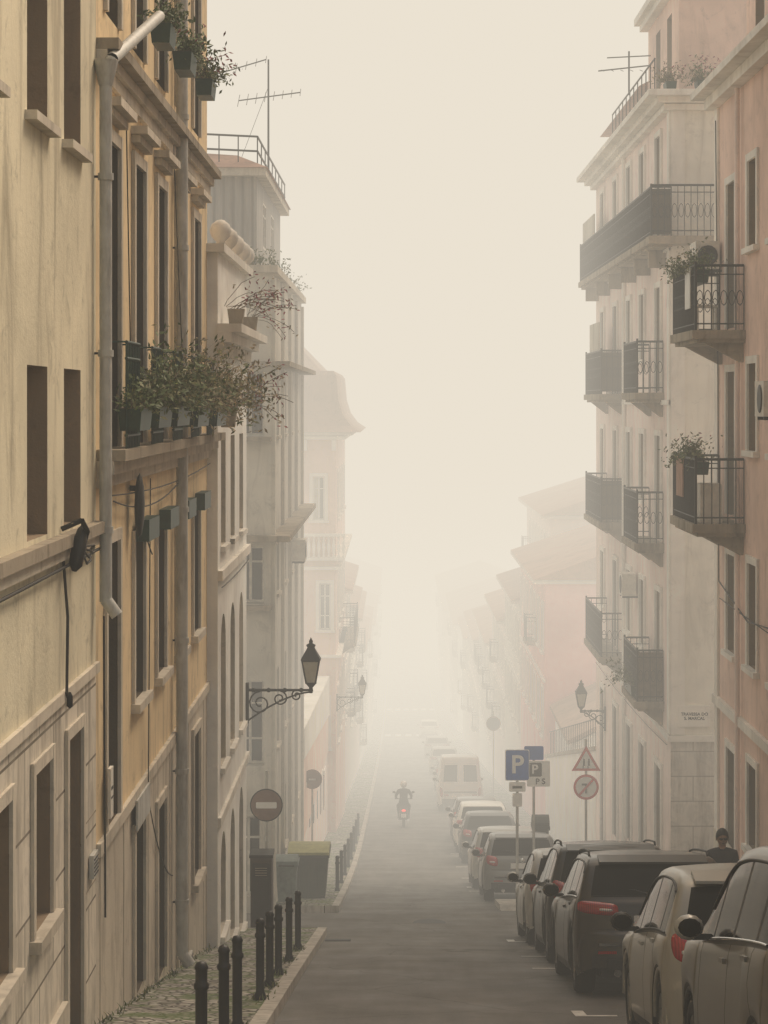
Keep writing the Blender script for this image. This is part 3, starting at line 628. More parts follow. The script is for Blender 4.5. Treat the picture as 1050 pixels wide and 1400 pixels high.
# ------------------------------------------------------------------ street furniture
for y in (15.3,17.3,18.75,21.9,23.55,25.3,27.8,30.3,50.5,54.2,58,62,66,70,74,78):
    o=Obj('bollard'); z=G(y)+.11; x=-1.36
    o.lathe('post',M['plastic'],(x,y,z),(0,0,1),[(.06,0),(.06,.05),(.043,.09),(.043,.62),(.055,.635),(.055,.66),(.043,.675),(.043,.76),(.05,.775),(.035,.81),(0,.82)],14); o.finish()
M['lampglass']=simple('frosted_glass',(.5,.47,.38),.25,0,.1)
def lantern(o,x,y,z,s=1.):
    def ring(r,h): return [(x+r*s*math.cos(math.pi/4+i*math.pi/2),y+r*s*math.sin(math.pi/4+i*math.pi/2),z+h*s) for i in range(4)]
    a,b=ring(.11,.1),ring(.2,.48)
    for i in range(4):
        j=(i+1)%4; o.poly('lantern_glass',M['lampglass'],[a[i],a[j],b[j],b[i]])
        o.cyl('lantern_frame',M['iron'],a[i],b[i],.014*s,.014*s,5); o.cyl('lantern_frame',M['iron'],b[i],b[j],.018*s,.018*s,5); o.cyl('lantern_frame',M['iron'],a[i],a[j],.014*s,.014*s,5)
    c,d,e=ring(.235,.49),ring(.1,.66),ring(.07,.72)
    for p,q in ((c,d),(d,e)):
        for i in range(4): j=(i+1)%4; o.poly('lantern_roof',M['iron'],[p[i],p[j],q[j],q[i]])
    o.poly('lantern_roof',M['iron'],c)
    o.lathe('lantern_finial',M['iron'],(x,y,z+.7*s),(0,0,1),[(.07*s,0),(.08*s,.03*s),(.03*s,.06*s),(.035*s,.09*s),(0,.16*s)],8)
    o.lathe('lantern_base',M['iron'],(x,y,z-.06*s),(0,0,1),[(.0,0),(.04*s,.02*s),(.03*s,.08*s),(.1*s,.16*s)],8)
def wall_lamp(xw,y,zb,xl,s=1.):
    o=Obj('wall_street_lamp'); dr=1 if xl>xw else -1; Ln=abs(xl-xw)
    o.box('wall_plate',M['iron'],min(xw,xw+dr*.05),max(xw,xw+dr*.05),y-.05,y+.05,zb-.55*s,zb+.12*s)
    o.cyl('arm',M['iron'],(xw,y,zb),(xl-dr*.02,y,zb),.026*s,.02*s,8)
    def spiral(cx,cz,r,t0,t1,sg):
        pts=[]
        for i in range(22):
            t=i/21; an=t0+(t1-t0)*t; rr=r*(1-.8*t); pts.append((xw+dr*(cx+sg*rr*math.cos(an)),y,cz+rr*math.sin(an)))
        o.tube('scroll',M['iron'],pts,.014*s,5)
    spiral(Ln*.22,zb-.22*s,.2*s,math.pi*.5,math.pi*3.6,1); spiral(Ln*.52,zb-.14*s,.13*s,math.pi*.5,math.pi*3.6,-1); spiral(Ln*.78,zb-.09*s,.09*s,math.pi*.5,math.pi*3.4,1)
    pts=[(xw+dr*Ln*t,y,zb-.5*s*(1-t)**1.6-.03) for t in [i/10 for i in range(11)]]; o.tube('brace',M['iron'],pts,.016*s,5)
    for t in (.12,.35,.6,.85): o.ell('rosette',M['iron'],(xw+dr*Ln*t,y,zb),(.04*s,.04*s,.04*s),8)
    o.cyl('neck',M['iron'],(xl,y,zb-.05),(xl,y,zb+.05*s),.03*s,.03*s,8)
    lantern(o,xl,y,zb+.02*s,s); o.finish()
wall_lamp(-2.5,36.45,-4.78,-1.42,1.0); wall_lamp(-2.2,80.4,-10.8,-1.25,.95); wall_lamp(5.5,57.6,-8.1,4.85,.95)
def pole(o,x,y,h,r=.03,mat=None): o.cyl('pole',mat or M['pipe'],(x,y,G(y)),(x,y,G(y)+h),r,r,10)
blue=simple('sign_blue',(.03,.12,.42),.4,0,.1); red=simple('sign_red',(.55,.04,.035),.4,0,.1); wht=simple('sign_white',(.78,.77,.73),.4,0,.05); redb=simple('sign_red_faded',(.20,.12,.09),.5,0,.2); blk=M['plastic']
Rx=(math.pi/2,0,0)
def plate(o,part,mat,x,y,z,w,h,t=.01,r=.03):
    pts=[]
    for cx,cz,a0 in ((w/2-r,h/2-r,0),(-w/2+r,h/2-r,90),(-w/2+r,-h/2+r,180),(w/2-r,-h/2+r,270)):
        for k in range(5):
            an=math.radians(a0+k*22.5); pts.append((x+cx+r*math.cos(an),z+cz+r*math.sin(an)))
    n=len(pts); vs=[(p[0],y-t,p[1]) for p in pts]+[(p[0],y,p[1]) for p in pts]
    o.add(part,mat,vs,[tuple(range(n)),tuple(range(2*n-1,n-1,-1))]+[(i,(i+1)%n,n+(i+1)%n,n+i) for i in range(n)])
o=Obj('parking_sign'); pole(o,2.5,45.4,3.05); plate(o,'panel',wht,2.5,45.37,-7.5,.5,.64); plate(o,'blue_field',blue,2.5,45.358,-7.5,.47,.61,.004)
o.text('P',.52,(2.5,45.35,-7.5),Rx,wht); plate(o,'sub_panel',wht,2.5,45.37,-7.95,.34,.2); o.box('arrow',blk,2.4,2.6,45.355,45.359,-7.98,-7.93); plate(o,'sub_panel',wht,2.5,45.37,-8.22,.2,.28); o.finish()
o=Obj('parking_meter_sign'); pole(o,2.98,47.6,3.2); plate(o,'panel',wht,3.08,47.57,-8.05,.5,.56); plate(o,'dark_field',blk,3.0,47.558,-7.96,.3,.3,.004); o.text('P',.28,(3.0,47.55,-7.96),Rx,wht); o.text('P S',.17,(3.12,47.55,-8.22),Rx,blk); plate(o,'blue_field',blue,2.98,47.56,-7.6,.42,.3); o.finish()
def disc(o,part,mat,x,y,z,r,ri=0,t=.006,n=28):
    if ri: o.lathe(part,mat,(x,y,z),(0,-1,0),[(ri,0),(ri,t),(r,t),(r,0)],n,False)
    else: o.cyl(part,mat,(x,y,z),(x,y-t,z),r,r,n,smooth=False)
o=Obj('traffic_sign'); x,y=4.32,50.0; pole(o,x,y,3.6); 
def tri(part,mat,s,yy,zc):
    h=s*.866
    v=[(x-s/2,zc-h/3),(x+s/2,zc-h/3),(x,zc+2*h/3)]
    o.add(part,mat,[(a,yy,b) for a,b in v]+[(a,yy-.006,b) for a,b in v],[(0,2,1),(3,4,5),(0,1,4,3),(1,2,5,4),(2,0,3,5)])
tri('red_border',red,.66,49.96,-8.2); tri('white_field',wht,.46,49.95,-8.2)
for dx in (-.05,.06): o.ell('figure',blk,(x+dx,49.94,-8.13),(.02,.004,.02),8); o.box('figure',blk,x+dx-.02,x+dx+.02,49.936,49.94,-8.27,-8.15); o.box('figure',blk,x+dx-.03,x+dx-.01,49.936,49.94,-8.33,-8.272)
disc(o,'red_ring',red,x,49.96,-8.76,.29,.235); disc(o,'white_field',wht,x,49.963,-8.76,.24); 
o.box('arrow',blk,x-.02,x+.02,49.945,49.95,-8.90,-8.72); o.box('arrow',blk,x-.1,x+.018,49.9445,49.9495,-8.72,-8.68); o.hexa('bar',red,[(x-.19,49.943,-8.94),(x-.15,49.943,-8.97),(x-.15,49.946,-8.97),(x-.19,49.946,-8.94),(x+.15,49.943,-8.56),(x+.19,49.943,-8.59),(x+.19,49.946,-8.59),(x+.15,49.946,-8.56)]); o.finish()
o=Obj('no_entry_sign'); x,y=-2.25,38.0; pole(o,x,y,2.75,.028); disc(o,'disc_edge',M['iron'],x,37.97,-6.97,.285); disc(o,'red_disc',redb,x,37.962,-6.97,.265); plate(o,'bar',wht,x,37.954,-6.97,.36,.11,.004,.02); o.finish()
o=Obj('traffic_sign'); x,y=-2.3,60.; pole(o,x,y,2.9,.028); disc(o,'disc_back',redb,x,59.97,-10.3,.27); o.box('clamp',M['pipe'],x-.1,x+.1,59.955,59.963,-10.33,-10.28); o.finish()
o=Obj('traffic_sign'); x,y=4.6,104.; pole(o,x,y,4.2,.03); disc(o,'disc_back',blk,x,103.97,G(104)+3.6,.35); disc(o,'ring',redb,x,103.96,G(104)+3.6,.35,.29); o.finish()
o=Obj('utility_cabinet'); o.box('case',simple('cabinet_brown',(.045,.032,.025),.5),-2.48,-2.12,37.3,37.8,G(37.3)-.05,G(37.3)+1.25); o.box('lid',M['iron'],-2.5,-2.1,37.27,37.83,G(37.3)+1.25,G(37.3)+1.3); o.box('door',M['plastic'],-2.45,-2.15,37.285,37.299,G(37.3)+.15,G(37.3)+1.15)
for k in range(4): o.box('vent',M['ledge'],-2.4,-2.2,37.28,37.284,G(37.3)+.95+k*.04,G(37.3)+.96+k*.04)
o.finish()
def bin_(x0,x1,y0,y1,h,body,lid,name='wheeled_bin',wh=True):
    o=Obj(name); z=G((y0+y1)/2)+.12; dx=(x1-x0)*.08
    o.taper('body',body,x0,x1,y0,y1,z+.08,z+h*.82,dx,dx)
    o.box('rim',body,x0-.03,x1+.03,y0-.03,y1+.03,z+h*.821,z+h*.87)
    n=8; vs=[]; 
    for i in range(n+1):
        t=i/n; yy=y0-.02+(y1-y0+.04)*t; zz=z+h*.872+h*.13*math.sin(math.pi*(.12+.8*t))
        vs+=[(x0-.02,yy,zz),(x1+.02,yy,zz),(x0-.02,yy,z+h*.872),(x1+.02,yy,z+h*.872)]
    fs=[]
    for i in range(n): a=4*i; fs+=[(a,a+1,a+5,a+4),(a,a+4,a+6,a+2),(a+1,a+3,a+7,a+5)]
    fs+=[(0,2,3,1),(4*n,4*n+1,4*n+3,4*n+2)]; o.add('lid',lid,vs,fs)
    for k in range(3): xx=x0+(x1-x0)*(.25+.25*k); o.box('rib',body,xx-.015,xx+.015,y0-.0,y0+.05,z+h*.3,z+h*.8)
    o.cyl('handle',M['plastic'],(x0+.05,y0-.06,z+h*.84),(x1-.05,y0-.06,z+h*.84),.015,.015,6)
    if wh:
        for xx in (x0+.12,x1-.12):
            for yy in (y0+.12,y1-.12): o.cyl('wheel',M['rubber'],(xx-.03,yy,z+.08),(xx+.03,yy,z+.08),.08,.08,12)
    o.finish()
gb=simple('bin_green_grey',(.03,.045,.022),.55,0,.15,dirt=(.055,.055,.035)); lid=simple('bin_lid_olive',(.36,.35,.13),.5,0,.15); gg=simple('bin_grey',(.16,.20,.19),.5)
bin_(-2.32,-1.47,47.2,48.4,1.18,gb,lid); bin_(-2.46,-2.04,44.9,45.5,1.0,gg,gg,'recycling_box',False)
bin_(3.15,3.5,50.4,50.9,1.75,simple('bin_dark',(.03,.033,.03),.5),simple('bin_dark_lid',(.03,.033,.03),.5),'tall_recycling_bin',False)
# ------------------------------------------------------------------ facade fittings
o=Obj('ventilation_grille')
for (y,z) in ((19.0,-4.0),(23.35,-6.4),(27.9,-7.1)):
    o.box('frame',M['pipe'],-2.64,-2.6,y-.14,y+.14,z-.1,z+.1)
    for k in range(5): o.box('slat',M['iron'],-2.6,-2.594,y-.12,y+.12,z-.08+k*.034,z-.07+k*.034)
o.finish()
for (xw,y,z,sd_) in ((5.5,30.6,-.2,-1),(5.5,49.8,-4.4,-1),(-2.5,51.,-3.7,1)):
    o=Obj('air_conditioner'); xa,xb=sorted((xw+sd_*.06,xw+sd_*.38)); o.box('case',M['frame'],xa,xb,y,y+.75,z,z+.5); o.box('bracket',M['iron'],min(xw,xw+sd_*.36),max(xw,xw+sd_*.36),y+.1,y+.14,z-.05,z-.003); o.box('bracket',M['iron'],min(xw,xw+sd_*.36),max(xw,xw+sd_*.36),y+.6,y+.64,z-.05,z-.003)
    o.lathe('fan_grille',M['iron'],(xw+sd_*.382,y+.3,z+.25),(sd_,0,0),[(.2,0),(.2,.01),(.14,.012),(.08,.01),(0,.012)],16); o.finish()
o=Obj('old_wall_lantern')
o.tube('bracket',M['iron'],[(-2.64,17.3,-1.0),(-2.48,17.3,-.93),(-2.45,17.4,-1.02),(-2.50,17.5,-1.15)],.022,6); o.lathe('shade',M['iron'],(-2.54,17.3,-1.33),(0.15,.35,1),[(.02,0),(.055,.05),(.06,.2),(.04,.34),(.015,.38)],10)
o.tube('cable',M['cable'],[(-2.63,17.3,-1.2),(-2.6,17.35,-1.7),(-2.6,17.3,-2.3),(-2.58,17.36,-2.4)],.013,5); o.lathe('insulator',M['iron'],(-2.58,17.33,-2.42),(0,0,1),[(0,0),(.025,.02),(.025,.1),(.01,.13)],8)
for a in range(4): o.tube('bracket',M['iron'],[(-2.52,17.45,-1.15),(-2.45-.02*a,17.8,-1.16-.05*a),(-2.5,17.95,-1.2-.03*a)],.010,4)
o.finish()
o=Obj('wall_floodlight'); o.ell('housing',M['iron'],(-2.54,21.7,-1.02),(.05,.15,.32),12); o.cyl('bracket',M['iron'],(-2.64,21.7,-.85),(-2.5,21.7,-.85),.03,.03,6); o.finish()
o=Obj('facade_cables')
def sag(p,q,s,n=10,r=.008):
    pts=[]
    for i in range(n+1):
        t=i/n; pts.append((p[0]+(q[0]-p[0])*t,p[1]+(q[1]-p[1])*t,p[2]+(q[2]-p[2])*t-s*4*t*(1-t)))
    o.tube('cable',M['cable'],pts,r,4)
sag((-2.6,19.45,2.0),(-2.58,19.5,-.4),0); sag((-2.59,20.0,-.85),(-2.59,30.5,-.85),.08); sag((-2.58,20.,-.9),(-2.58,26,-.95),.15); sag((-2.6,23.2,-.8),(-2.6,23.0,-4),0); sag((-2.6,21.1,2.9),(-2.55,21.2,-.5),.05)
sag((-2.6,25.6,3.),(-2.5,25.9,0),.1); sag((-2.6,22,-.8),(-2.57,23.1,-1.6),.1); sag((-2.6,3,-1.3),(-2.6,19.3,-1.28),.02,12,.014); sag((-2.6,19.5,-1.9),(-2.6,19.6,-4.6),0,4,.012)
sag((-2.45,30.8,-2.6),(-2.45,36.5,-2.6),.03); sag((-2.62,23.2,-4.2),(-2.6,25.5,-5.5),.2); sag((5.45,20,-3.3),(5.45,37,-3.3),.1); sag((5.45,44.2,-6.9),(5.45,60,-7.1),.1)
o.finish()
# ------------------------------------------------------------------ plants
def leafm(name,c): return simple(name,c,.7,0,.45,9)
lg=leafm('leaf_green',(.075,.11,.03)); lg2=leafm('leaf_olive',(.15,.15,.06)); ld=leafm('leaf_dry',(.30,.24,.14)); lr=leafm('leaf_red',(.24,.05,.06)); st=leafm('stem',(.12,.09,.06))
def leaf(o,part,mat,c,s):
    d=Vector((R.gauss(0,1),R.gauss(0,1),R.gauss(0,1))).normalized(); u=d.orthogonal().normalized(); c=Vector(c)
    o.poly(part,mat,[c-d*s,c+u*s*.42,c+d*s,c-u*s*.42])
def blade(o,part,mat,p,dirv,L_,w,droop,leaves=0,lm=None,ls=.03):
    p=Vector(p); d=Vector(dirv).normalized(); n=5; pts=[p.copy()]; q=p.copy()
    for i in range(n):
        q=q+d*(L_/n); d=(d+Vector((0,0,-droop/n))+Vector((R.gauss(0,.07),R.gauss(0,.07),R.gauss(0,.05)))).normalized(); pts.append(q.copy())
    sd=Vector((R.gauss(0,1),R.gauss(0,1),0)).normalized()
    for i in range(n):
        a=w*(1-i/n); b=w*(1-(i+1)/n)
        o.poly(part,mat,[pts[i]-sd*a,pts[i]+sd*a,pts[i+1]+sd*b,pts[i+1]-sd*b])
    for k in range(leaves):
        i=R.randint(1,n); c=pts[i]+Vector((R.gauss(0,.03),R.gauss(0,.03),R.gauss(0,.03))); leaf(o,'foliage',lm,c,ls*R.uniform(.6,1.3))
def planter(name,x,y,z,w=.9,n=60,L_=.5,mats=None,red=0,box=True):
    o=Obj(name); mats=mats or [lg,lg2]
    if box: o.taper('trough',M['green'],x-.11,x+.11,y-w/2,y+w/2,z-.2,z,.02,.03); o.box('soil',M['ground'],x-.1,x+.1,y-w/2+.02,y+w/2-.02,z+.001,z+.01)
    for i in range(n):
        p=(x+R.uniform(-.08,.08),y+R.uniform(-w/2,w/2),z); m=R.choice(mats)
        blade(o,'stems',R.choice([st,m]),p,(R.gauss(.35,.5) if x<0 else R.gauss(-.3,.5),R.gauss(0,.6),R.uniform(.5,1.4)),L_*R.uniform(.5,1.2),.008,R.uniform(.6,2.2),8,m,.036)
        if red and R.random()<red: leaf(o,'blossom',lr,(p[0]+R.gauss(.1,.15),p[1]+R.gauss(0,.2),p[2]+R.uniform(.1,L_)),.04)
    o.finish()
planter('window_box_plant',-2.42,20.35,-.06,.9,70,.4,[lg,lg,lg2]); planter('window_box_plant',-2.4,21.9,-.05,1.2,190,.7,[lg,lg,lg2]); planter('window_box_plant',-2.38,23.6,-.05,1.4,210,.8,[lg,lg2,lg2])
planter('window_box_plant',-2.36,25.8,-.08,1.5,230,.8,[lg2,ld,ld]); planter('window_box_plant',-2.34,28.2,-.1,1.5,210,.85,[ld,ld,lg2])
planter('window_box_plant',-2.4,22.6,3.86,.6,50,.35,[lg]); planter('window_box_plant',-2.4,24.9,3.93,.7,60,.35,[lg],.2); planter('window_box_plant',-2.38,27.4,4.0,.6,60,.4,[lg,lg2],.7)
def twig(name,x,y,z,n,L_):
    o=Obj(name)
    for i in range(n):
        p=Vector((x+R.uniform(-.1,.1),y+R.uniform(-1.2,1.2),z)); d=Vector((R.uniform(.2,1),R.gauss(0,.3),R.uniform(-.1,1.2))).normalized(); pts=[p]
        for k in range(6): p=p+d*(L_*R.uniform(.7,1.1)/6); d=(d+Vector((R.gauss(0,.2),R.gauss(0,.2),-.16))).normalized(); pts.append(p)
        o.tube('stems',st,pts,.005,4)
        for k in range(9):
            a=R.choice(pts[3:]); leaf(o,'leaves',R.choice([lr,lr,ld]),a+Vector((R.gauss(0,.05),R.gauss(0,.05),R.gauss(0,.05))),.035)
    o.taper('pot',M['ledge'],x-.12,x+.12,y-.12,y+.12,z-.24,z,.03,.03)
    o.finish()
twig('red_leaved_shrub',-2.3,31.5,1.34,12,.8); twig('red_leaved_shrub',-2.3,34.5,1.34,10,.8); twig('red_leaved_shrub',-2.3,30.0,-.1,12,1.05)
o=Obj('parapet_weeds')
for i in range(170):
    y=R.uniform(44,57); p=(R.uniform(-3.4,-2.5) if i%3 else -2.5,y if i%3 else y,2.76); 
    if i%2: p=(R.uniform(-4,-2.5),44.1,2.76)
    blade(o,'stems',R.choice([lg,lg2,ld]),p,(R.gauss(.1,.4),R.gauss(-.2,.4),1),R.uniform(.2,.5),.01,1.2,5,R.choice([lg,lg2]),.04)
o.finish()
planter('balcony_plant',4.85,35.9,-.95,2.3,110,.45,[lg,lg2],.1); planter('balcony_plant',4.85,35.9,2.1,2.3,150,.45,[lg,lg2]); planter('balcony_plant',4.98,46.3,-5.9,1.4,60,.7,[lg,lg2])
planter('flower_planter',5.5,44.1,6.42,.5,50,.4,[lg2,ld],.9); planter('flower_planter',6.1,43.9,6.42,.5,60,.5,[ld,lg],.9)
o=Obj('grass_tufts')
for i in range(700):
    if R.random()<.5: x=-2.62+abs(R.gauss(0,.05)); y=R.uniform(14,36)
    else: x=-1.36+R.gauss(0,.05); y=R.choice([15.3,17.3,18.75,21.9,23.55,25.3,27.8,30.3])+R.gauss(0,.25)
    blade(o,'blades',R.choice([lg,lg2]),(x,y,G(y)+.11),(R.gauss(0,.5),R.gauss(0,.5),1),R.uniform(.04,.12),.01,1.)
o.finish()
# ------------------------------------------------------------------ cars
def her(K,s):
    if s<=K[0][0]: return K[0][1]
    if s>=K[-1][0]: return K[-1][1]
    for i in range(len(K)-1):
        if K[i][0]<=s<=K[i+1][0]:
            def m(j):
                if j<=0 or j>=len(K)-1: 
                    j2=max(0,min(len(K)-2,j)); return (K[j2+1][1]-K[j2][1])/(K[j2+1][0]-K[j2][0])
                a=(K[j][1]-K[j-1][1])/(K[j][0]-K[j-1][0]); b=(K[j+1][1]-K[j][1])/(K[j+1][0]-K[j][0]); return 2*a*b/(a+b) if a*b>0 else 0
            h=K[i+1][0]-K[i][0]; t=(s-K[i][0])/h
            return (2*t**3-3*t*t+1)*K[i][1]+(t**3-2*t*t+t)*h*m(i)+(-2*t**3+3*t*t)*K[i+1][1]+(t**3-t*t)*h*m(i+1)
ST={
'suv':dict(top=[(0,.20),(.003,.32),(.008,.43),(.02,.46),(.024,.56),(.03,.64),(.042,.68),(.085,.85),(.115,.935),(.15,.97),(.25,.993),(.40,1.0),(.52,.985),(.585,.94),(.70,.72),(.735,.69),(.85,.655),(.93,.60),(.975,.52),(.992,.40),(1,.22)],
   belt=[(0,.68),(.2,.67),(.7,.62),(1,.6)],rg=(.046,.105),ws=(.595,.69),sg=[(.10,.185),(.205,.385),(.405,.575),(.59,.665)]),
'hatch':dict(top=[(0,.20),(.004,.32),(.01,.42),(.022,.46),(.028,.56),(.036,.62),(.05,.66),(.10,.85),(.135,.935),(.18,.97),(.27,.993),(.40,1.0),(.52,.98),(.60,.92),(.73,.69),(.77,.655),(.87,.61),(.94,.56),(.98,.46),(.994,.36),(1,.22)],
   belt=[(0,.66),(.2,.66),(.7,.60),(1,.56)],rg=(.055,.12),ws=(.61,.72),sg=[(.13,.21),(.225,.41),(.43,.59),(.605,.70)]),
'wagon':dict(top=[(0,.20),(.003,.32),(.007,.43),(.02,.46),(.024,.58),(.03,.64),(.042,.67),(.075,.86),(.095,.94),(.13,.97),(.25,.993),(.40,1.0),(.52,.985),(.585,.94),(.70,.70),(.735,.67),(.85,.63),(.93,.58),(.975,.50),(.992,.40),(1,.22)],
   belt=[(0,.64),(.2,.64),(.7,.60),(1,.58)],rg=(.046,.09),ws=(.595,.69),sg=[(.09,.2),(.22,.40),(.42,.575),(.59,.665)]),
'van':dict(top=[(0,.15),(.003,.3),(.006,.55),(.010,.80),(.016,.93),(.03,.98),(.1,1.),(.6,1.),(.72,.97),(.78,.90),(.88,.56),(.92,.50),(.97,.44),(.99,.32),(1,.16)],
   belt=[(0,.52),(.7,.5),(1,.42)],rg=(.0062,.0115),ws=(.79,.875),sg=[(.66,.78),(.79,.85)])}
def car(name,xc,yr,L,W,H,pm,style='hatch',rails=False,mirror=None,low=True,plt=True):
    S=ST[style]; yw=(L*.175,L*.80); rw=.335 if H>1.45 else .31
    if style=='van': rw=.34
    sl=(G(yr+yw[1])-G(yr+yw[0]))/(yw[1]-yw[0]); a=math.atan(sl); z0=G(yr+yw[0])-sl*yw[0]
    o=Obj(name,(xc,yr,z0+.006),(a,0,0)); w=W/2; Ra=rw+.065
    ss=set([i/48 for i in range(49)])|{k[0] for k in S['top']}
    K=S['top']
    for k0,k1 in zip(K[:-1],K[1:]):
        if k1[0]-k0[0]<.07: ss|={k0[0]+(k1[0]-k0[0])*q/3 for q in (1,2)}
    for c in yw:
        for i in range(19): ss.add((c+Ra*math.cos(math.pi*i/18))/L)
    for q in S['sg']+[S['rg'],S['ws']]: ss|={q[0],q[1]}
    ss=sorted(ss); s2=[ss[0]]
    for v in ss[1:]:
        if v-s2[-1]>.0008: s2.append(v)
    ss=s2; sill=.20 if style!='hatch' else .17
    fr=[1,.93,.85,.76,.66,.52,.36,.18,0]
    rings=[];info=[]
    for s in ss:
        y=s*L; T=her(K,s)*H; B=min(her(S['belt'],s)*H,T-.035); pl=1-.07*max(0,1-s/.10)**2-.13*max(0,(s-.82)/.18)**2
        ww=w*pl; zb=sill+.05*max(0,1-s/.08)+.04*max(0,(s-.93)/.07)
        for c in yw:
            if abs(y-c)<Ra: zb=max(zb,rw+math.sqrt(max(0,Ra*Ra-(y-c)**2)))
        zb=min(zb,B-.01); half=[]
        for fz,fx in ((0,.955),(.12,.985),(.3,.998),(.55,1.0),(.75,.985),(.93,.965),(1,.945)): half.append((ww*fx,zb+(B-zb)*fz))
        gh=T-B; tum=.30*gh if style!='van' else .10*gh
        for t in (.06,.33,.62,.88): half.append((ww*.94-tum*t,B+(gh-.02)*t))
        xe=ww*.94-tum; half.append((xe-.02,T-.018))
        cr=.03*min(1,gh/.3)
        for q in fr: half.append(((xe-.06)*q,T-.004+ (1-q*q)*cr))
        pts=[(x,z) for x,z in half]+[(-x,z) for x,z in reversed(half[:-1])]
        er=max(0,1-s/.13)**1.5*.26; ef=max(0,(s-.84)/.16)**1.5*.34
        rings.append([(x,y+er*(abs(x)/w)**3-ef*(abs(x)/w)**3*1.0,z) for x,z in pts]); info.append((T,B))
    n=len(rings[0]); nh=(n-1)//2; fc={}
    for i in range(len(rings)-1):
        sm=(ss[i]+ss[i+1])/2
        for j in range(n-1):
            jj=j if j<nh else n-2-j
            q=[rings[i][j],rings[i][j+1],rings[i+1][j+1],rings[i+1][j]]
            zc=sum(v[2] for v in q)/4; xcn=abs(sum(v[0] for v in q)/4)/w
            part='body'
            T,B=info[i]
            if jj>=12:
                if S['rg'][0]<=sm<=S['rg'][1] and jj>=13 and (style!='van' or (.12<xcn<.8 and .55*H<zc<.85*H)): part='glass'
                elif S['ws'][0]<=sm<=S['ws'][1] and jj>=12: part='glass'
                elif sm<.03 and zc<.27*H and low: part='trim'
                elif sm>.95 and .40*H<zc<.56*H and xcn>.5: part='lens'
                elif sm>.96 and zc<.5*H and xcn<.45: part='trim'
            elif jj in (7,8,9):
                if any(p<=sm<=q2 for p,q2 in S['sg']) and T-B>.13: part='glass'
                elif any(abs(sm-(S['sg'][k][1]+S['sg'][k+1][0])/2)<.012 for k in range(len(S['sg'])-1)) and T-B>.13: part='trim'
            elif jj==6 and .09<sm<.68: part='trim'
            elif jj<=6:
                if jj==0 and low: part='trim'
                elif sm>.92 and .40*H<zc<.56*H: part='lens'
            fc.setdefault(part,[]).append((i*n+j,i*n+j+1,(i+1)*n+j+1,(i+1)*n+j))
    V=[v for r in rings for v in r]
    mm={'body':pm,'glass':M['carglass'],'trim':M['plastic'],'lens':M['lens']}
    me=bpy.data.meshes.new('body'); allf=[];mi=[]; names=list(mm)
    for k,v in fc.items(): allf+=v; mi+=[names.index(k)]*len(v)
    me.from_pydata(V,[],allf); 
    for k in names: me.materials.append(mm[k])
    me.polygons.foreach_set('material_index',mi); me.polygons.foreach_set('use_smooth',[True]*len(allf)); me.update()
    bo=bpy.data.objects.new('body',me); scene.collection.objects.link(bo); o.extra.append(bo)
    o.box('underbody',M['plastic'],-w*.70,w*.70,.12,L-.2,.2,.5)
    for x_ in (-1,1):
        for c in yw:
            xo=x_*(w*.965); ax=(x_,0,0)
            o.lathe('tyre',M['rubber'],(xo,c,rw),ax,[(rw*.62,-.22),(rw*.93,-.22),(rw,-.19),(rw,-.04),(rw*.94,-.005),(rw*.70,-.0),(rw*.66,-.03)],28)
            o.lathe('rim',M['rim'],(xo,c,rw),ax,[(rw*.68,-.02),(rw*.64,-.012),(rw*.60,-.05),(rw*.58,-.12)],28)
            o.lathe('brake',M['plastic'],(xo,c,rw),ax,[(rw*.58,-.12),(0,-.12)],20)
            o.lathe('hub',M['rim'],(xo,c,rw),ax,[(rw*.2,-.1),(rw*.17,-.04),(0,-.035)],12)
            for k in range(5):
                an=k*2*math.pi/5+.3; d=Vector((0,math.cos(an),math.sin(an))); e=Vector((0,-math.sin(an),math.cos(an)))
                p0=Vector((xo,c,rw))+d*rw*.12; p1=Vector((xo,c,rw))+d*rw*.63; X=Vector((x_,0,0))
                o.hexa('spokes',M['rim'],[p0-e*.035-X*.08,p0+e*.035-X*.08,p0+e*.035-X*.045,p0-e*.035-X*.045,p1-e*.022-X*.06,p1+e*.022-X*.06,p1+e*.022-X*.02,p1-e*.022-X*.02])
            pts=[(x_*(w*.955),c+Ra*math.cos(math.pi*i/14),rw+Ra*math.sin(math.pi*i/14)) for i in range(15)]
            o.tube('arch_trim',M['plastic'] if style=='suv' else pm,pts,.02,6)
    def rowpt(s,k,off=.003):
        i=min(range(len(ss)),key=lambda q:abs(ss[q]-s)); p=rings[i][k]; return (p[0]+off,p[1],p[2]),(-p[0]-off,p[1],p[2])
    if style!='van':
        for s in (S['sg'][0][1]+.012,S['sg'][1][1]+.01,S['sg'][3][1]+.01):
            for side in (0,1): o.tube('panel_gap',M['plastic'],[rowpt(s,k,-.001)[side] for k in range(0,7)],.003,4)
        for s in (S['sg'][1][0]+.015,S['sg'][2][0]+.02):
            for side in (0,1):
                p=rowpt(s,5,.008)[side]; o.box('door_handle',pm,p[0]-.018,p[0]+.018,p[1]-.02,p[1]+.16,p[2]-.05,p[2]-.02)
    i=min(range(len(ss)),key=lambda q:abs(ss[q]-S['sg'][-1][1]+.03)); zb_=info[i][1]
    for x_ in (-1,1):
        o.ell('mirror',mirror or pm,(x_*(w+.07),ss[i]*L,zb_+.10),(.10,.07,.085),12); o.box('mirror_arm',M['plastic'],min(x_*(w*.9),x_*(w+.05)),max(x_*(w*.9),x_*(w+.05)),ss[i]*L-.03,ss[i]*L+.03,zb_+.02,zb_+.06)
        o.ell('mirror_glass',M['carglass'],(x_*(w+.07),ss[i]*L-.055,zb_+.10),(.078,.02,.062),12)
